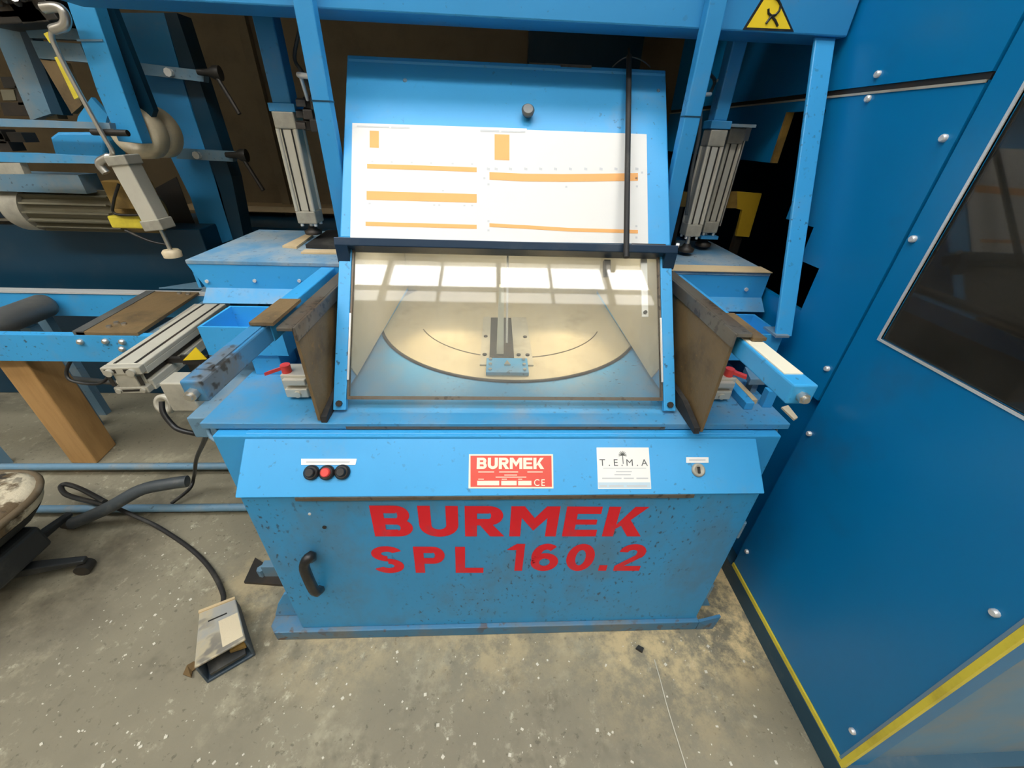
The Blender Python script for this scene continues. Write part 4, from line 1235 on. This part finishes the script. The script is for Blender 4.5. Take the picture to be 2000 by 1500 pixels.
# aluminium profile across the conveyor
ap = thing('profile_rail', 'long aluminium profile lying across the right end of the conveyor', 'profile', (-1.2, 1.4, .83))
pa, pb = V((-1.18, 1.130, .878)), V((-1.215, 1.64, .878))
dv = (pb - pa).normalized()
sv = dv.cross(V((0, 0, 1))).normalized()
L_ = (pb - pa).length / 2
mid = (pa + pb) / 2
mb = MB().obox(mid + V((0, 0, .042)), dv * L_, sv * .055, V((0, 0, .008))).obox(mid - V((0, 0, .042)), dv * L_, sv * .055, V((0, 0, .008)))
mb.obox(mid, dv * L_, sv * .038, V((0, 0, .040)))
for s in (-1, 1):
    mb.obox(mid + sv * s * .047 + V((0, 0, .024)), dv * L_, sv * .008, V((0, 0, .012)))
    mb.obox(mid + sv * s * .047 - V((0, 0, .024)), dv * L_, sv * .008, V((0, 0, .012)))
obj('profile', mb, M['alu'], ap, None, .003)
for so, zo in ((.030, .0505), (-.030, .0505)):
    obj('groove', MB().obox(mid + sv * so + V((0, 0, zo)), dv * (L_ - .004), sv * .0045, V((0, 0, .0006))), M['dark'], ap)
for zo in (.0, ):
    obj('side_groove', MB().obox(mid + sv * .0385 + V((0, 0, zo)), dv * (L_ - .002), sv * .0012, V((0, 0, .011))), M['dark'], ap)
e0 = pa - dv * .012
mb = MB().obox(e0 + V((0, 0, .036)), dv * .012, sv * .056, V((0, 0, .014))).obox(e0 - V((0, 0, .036)), dv * .012, sv * .05, V((0, 0, .012))).obox(e0, dv * .010, sv * .03, V((0, 0, .03)))
for s in (-1, 1):
    mb.cyl(e0 + sv * s * .032 + V((0, 0, .034)) - dv * .008, e0 + sv * s * .032 + V((0, 0, .034)) - dv * .022, .012, seg=12)
    mb.cyl(e0 + sv * s * .036 - V((0, 0, .036)) - dv * .008, e0 + sv * s * .036 - V((0, 0, .036)) - dv * .018, .008, seg=10)
obj('profile_end', mb, M['alu_dull'], ap, 'cast end piece of the profile', .003)
for so, zo, hw, hz2 in ((-.030, .037, .016, .007), (.018, .037, .010, .007), (-.042, 0, .006, .018), (.042, 0, .006, .018), (0, -.036, .026, .004)):
    obj('end_slot', MB().obox(e0 + sv * so + V((0, 0, zo)) - dv * .0115, dv * .001, sv * hw, V((0, 0, hz2))), M['dark'], ap)
obj('profile_prop', MB().box(-1.17, -1.13, 1.34, 1.38, 0, .83), M['dark'], ap)
ws = obj('warning_sticker', MB().prism([at(357, 704, Y=1.22), at(403, 702, Y=1.22), at(381, 679, Y=1.22)], (0, .004, 0)), M['sign_yellow'], ap, 'yellow triangular warning sticker')
c = at(381, 697, Y=1.225)
obj('sticker_bracket', MB().box(c.x - .05, c.x + .04, 1.224, 1.234, c.z - .03, c.z + .004).box(c.x - .15, c.x + .04, 1.234, 1.25, c.z - .03, c.z - .012), M['dark'], ap)
obj('profile_rod', MB().cyl((-1.10, 1.16, .80), (-1.13, 1.60, .80), .011, seg=8), M['steel'], ap)

# pipes close to the floor
tag(obj('floor_pipe', MB().cyl((-3.4, 1.56, .055), (-.83, 1.56, .055), .018, seg=12).cyl((-2.9, 1.56, 0), (-2.9, 1.56, .05), .014, seg=8).cyl((-.95, 1.56, 0), (-.95, 1.56, .05), .014, seg=8), M['grey_blue']), 'rear grey-blue pipe running low above the floor towards the saw', 'pipe')
tag(obj('floor_pipe', MB().cyl((-3.4, 1.305, .04), (-.83, 1.305, .04), .018, seg=12).cyl((-2.9, 1.305, 0), (-2.9, 1.305, .04), .014, seg=8).cyl((-.9, 1.305, 0), (-.9, 1.305, .04), .014, seg=8), M['grey_blue']), 'front grey-blue pipe running low above the floor behind the foot pedal', 'pipe')

# grey hose
hz_ = [at(366, 940, Z=.22), at(330, 945, Z=.22), at(275, 957, Z=.20), at(215, 990, Z=.14), at(172, 1010, Z=.075), at(142, 1022, Z=.045)]
tag(obj('air_hose', MB().tube(smoothpath(hz_, 6), .026, 14), M['hose']), 'thick grey hose sagging to the floor beside the chair', 'hose')
# black cable: comes down from the saw, loops over the pipes
cb1 = [at(316, 784, Z=.84), at(319, 806, Z=.81), at(336, 829, Z=.775), at(352, 840, Z=.76), at(385, 848, Z=.74), at(402, 852, Z=.70), at(384, 895, Z=.36), at(379, 930, Z=.12), at(370, 955, Z=.06), at(335, 983, Z=.02)]
tag(obj('cable', MB().tube(smoothpath(cb1, 6), .008, 8), M['black']), 'thin black cable dropping from under the left end of the saw table', 'cable')
cb2 = [at(205, 980, Z=.095), at(160, 956, Z=.09), at(130, 946, Z=.09), at(119, 951, Z=.085), at(130, 966, Z=.08), at(170, 978, Z=.08), at(215, 988, Z=.085)]
tag(obj('cable_loop', MB().tube(smoothpath(cb2, 6), .011, 8), M['black']), 'flat loop of black cable lying between the two floor pipes', 'cable')

# foot pedal
fp = thing('foot_pedal', 'worn grey foot pedal on the floor with black cord', 'pedal', (-.95, .76, 0))
f0, f1, f2, f3 = at(396, 1322, Z=0), at(500, 1280, Z=0), at(470, 1185, Z=0), at(402, 1212, Z=0)
f0 = at(405, 1336, Z=0)
hF, hB = .105, .055
up = lambda p_, z: V((p_.x, p_.y, z))
ws_ = .006
# side walls, base, cover
sideL = MB().hexa([f0, f0 + (f1 - f0) * .05, f3 + (f2 - f3) * .07, f3, up(f0, hF), up(f0 + (f1 - f0) * .05, hF), up(f3 + (f2 - f3) * .07, hB), up(f3, hB)])
sideL.hexa([f1 + (f0 - f1) * .05, f1, f2, f2 + (f3 - f2) * .07, up(f1 + (f0 - f1) * .05, hF), up(f1, hF), up(f2, hB), up(f2 + (f3 - f2) * .07, hB)])
sideL.hexa([f0, f1, f2, f3, up(f0, .012), up(f1, .012), up(f2, .012), up(f3, .012)])
sideL.hexa([f3 + (f0 - f3) * .06, f2 + (f1 - f2) * .06, f2, f3, up(f3 + (f0 - f3) * .06, hB), up(f2 + (f1 - f2) * .06, hB), up(f2, hB), up(f3, hB)])
obj('housing', sideL, M['pedal_side'], fp, 'dark blue-grey housing', .003)
cvx = [up(f0, hF), up(f1, hF), up(f2, hB), up(f3, hB)]
obj('cover', MB().hexa([p_ + V((0, 0, 0)) for p_ in cvx] + [p_ + V((0, 0, .010)) for p_ in cvx]), M['pedal'], fp, 'scuffed pale cover', .004)
mm = lambda a, b, t: a + (b - a) * t
def on_cover(u, v, dz):
    a_, b_ = mm(cvx[0], cvx[1], u), mm(cvx[3], cvx[2], u)
    return mm(a_, b_, v) + V((0, 0, .010 + dz))
obj('cover_slot', MB().hexa([on_cover(u, v, o) for o in (-.002, .0008) for u, v in ((.25, .70), (.72, .70), (.72, .725), (.25, .725))]), M['dark'], fp)
obj('back_lip', MB().hexa([on_cover(u, v, o) for o in (-.004, .006) for u, v in ((.0, .95), (1, .95), (1, 1.0), (.0, 1.0))]), M['pale_wood'], fp, 'pale rubbed rear edge')
obj('worn_patch', MB().hexa([on_cover(u, v, o) for o in (-.002, .0006) for u, v in ((.55, .08), (.97, .08), (.97, .62), (.50, .62))]), M['sawdust'], fp, 'pale dusty patch on the cover')
g0, g1, g2, g3 = mm(f0, f1, .14), mm(f0, f1, .86), mm(f1, f2, .6), mm(f0, f3, .6)
obj('treadle', MB().hexa([up(g0, .03), up(g1, .03), up(mm(g1, g2, .8), .05), up(mm(g0, g3, .8), .05), up(g0, .042), up(g1, .042), up(mm(g1, g2, .8), .062), up(mm(g0, g3, .8), .062)]), M['chairblack'], fp)
tr = mm(f0, f1, .55)
obj('treadle_mark', MB().obox(V((tr.x + .01, tr.y + .04, .062)), (.022, .008, 0), (-.004, .010, .003), (0, 0, .006)), M['brass'], fp)
cd = [up(mm(f3, f2, .5), .035), at(436, 1160, Z=.03), at(410, 1110, Z=.012), at(370, 1070, Z=.012), at(310, 1030, Z=.02), at(270, 1011, Z=.05), at(250, 1002, Z=.075), at(232, 994, Z=.078)]
obj('cord', MB().tube(smoothpath(cd, 6), .009, 8), M['rubber'], fp)

# office chair at the left edge
ch = thing('swivel_chair', 'worn swivel chair with cracked cream seat at the left edge', 'chair', (-1.935, .965, 0))
SC = V((-1.935, .965, .37))
def rrect(cx, cy, hx, hy, r_, z, k=6):
    pts = []
    for (sx_, sy_, a0) in ((1, 1, 0), (-1, 1, 90), (-1, -1, 180), (1, -1, 270)):
        for j in range(k + 1):
            a = math.radians(a0 + 90 * j / k)
            pts.append(V((cx + sx_ * (hx - r_) + r_ * math.cos(a), cy + sy_ * (hy - r_) + r_ * math.sin(a), z)))
    return pts
def stack(rings):
    mb = MB()
    n_ = len(rings[0])
    vs_ = [p_ for rg in rings for p_ in rg]
    fs = []
    for i in range(len(rings) - 1):
        for k in range(n_):
            fs.append((i * n_ + k, i * n_ + (k + 1) % n_, (i + 1) * n_ + (k + 1) % n_, (i + 1) * n_ + k))
    mb.add(vs_, fs, True)
    mb.add(rings[0], [tuple(range(n_))[::-1]])
    mb.add(rings[-1], [tuple(range(n_))])
    return mb
prof = [(-.05, .205), (-.03, .232), (0, .240), (.025, .235), (.045, .215), (.055, .17), (.058, .08)]
obj('seat', stack([rrect(SC.x, SC.y, h, h * .95, h * .72, SC.z + z) for z, h in prof]), M['seat'], ch, 'cracked and flaking cream seat')
pip = rrect(SC.x, SC.y, .240, .228, .173, SC.z + .018, 8)
obj('seat_edge', MB().tube(pip + [pip[0]], .012, 8), M['piping'], ch, 'brown worn piping')
obj('seat_shell', stack([rrect(SC.x, SC.y, h, h * .92, h * .5, SC.z + z) for z, h in ((-.14, .12), (-.10, .17), (-.052, .205))]), M['chairblack'], ch)
obj('seat_mechanism', MB().box(SC.x - .05, SC.x + .17, SC.y - .10, SC.y + .10, .13, .235), M['chairblack'], ch, None, .012)
obj('gas_column', MB().cyl((SC.x, SC.y, .07), (SC.x, SC.y, .24), .03, seg=16), M['chairblack'], ch)
hub = V((SC.x, SC.y, .075))
obj('base_hub', MB().lathe(hub - V((0, 0, .03)), (0, 0, 1), [(0, .05), (.05, .05), (.07, .035)], 20), M['chairblack'], ch)
tip0 = at(188, 1098, Z=.04)
a0 = math.atan2(tip0.y - hub.y, tip0.x - hub.x)
Rl = .295
for k in range(5):
    a = a0 + k * 2 * math.pi / 5
    d_ = V((math.cos(a), math.sin(a), 0))
    t_ = V((-d_.y, d_.x, 0))
    e_ = hub + d_ * Rl
    lg = obj('leg', MB().hexa([hub + d_ * .03 - t_ * .025 - V((0, 0, .02)), e_ - t_ * .014 - V((0, 0, .018)), e_ + t_ * .014 - V((0, 0, .018)), hub + d_ * .03 + t_ * .025 - V((0, 0, .02)),
                               hub + d_ * .03 - t_ * .025 + V((0, 0, .025)), e_ - t_ * .014 + V((0, 0, .0)), e_ + t_ * .014 + V((0, 0, .0)), hub + d_ * .03 + t_ * .025 + V((0, 0, .025))]), M['chairblack'], ch, None, .005)
    cc_ = hub + d_ * (Rl - .02)
    cc_.z = .026
    obj('caster', MB().cyl(cc_ - t_ * .022, cc_ + t_ * .022, .026, seg=16), M['dark'], lg)

# scraps on the floor
mb = MB()
lf = [(358, 1318), (366, 1300), (380, 1292), (386, 1303), (376, 1312), (374, 1324)]
mb.prism([at(x, y, Z=.004 + .006 * (i % 2)) for i, (x, y) in enumerate(lf)], (0, 0, .004))
tag(obj('leaf_scrap', mb, M['leaf']), 'crumpled brown scrap beside the foot pedal', 'scrap')
mb = MB().prism([at(x, y, Z=.0) for x, y in ((1241, 1268), (1246, 1262), (1257, 1268), (1254, 1276))], (0, 0, .010))
tag(obj('rubber_chip', mb, M['dark']), 'small dark chip on the floor in front of the saw base', 'chip')
ln = [at(1278, 1288, Z=.002), at(1290, 1330, Z=.002), at(1306, 1390, Z=.002), at(1342, 1505, Z=.002)]
tag(obj('string', MB().tube(smoothpath(ln, 5), .0018, 5), M['grout']), 'thin pale string lying on the bare floor at the front right', 'string')
mb = MB()
for k in range(420):
    x = random.uniform(-1.3, .95)
    y = random.uniform(.22, .72)
    if k % 3 == 0: x, y = random.uniform(-1.5, -.8), random.uniform(.4, 1.25)
    if -1.15 < x < -.78 and .55 < y < .96: continue
    if -1.06 < x < -.82 and .88 < y < 1.1: continue
    s = random.choice([.0015, .0015, .002, .003, .0045])
    a = random.uniform(0, 6.28)
    ux, uy = V((math.cos(a), math.sin(a), 0)) * s, V((-math.sin(a), math.cos(a), 0)) * s * random.uniform(.5, 1)
    mb.obox((x, y, s * .3), ux, uy, (0, 0, s * .3))
fk = obj('wood_flecks', mb, M['grout'], None, 'pale wood flecks scattered over the bare floor', 0, 'stuff')
fk['category'] = 'flecks'
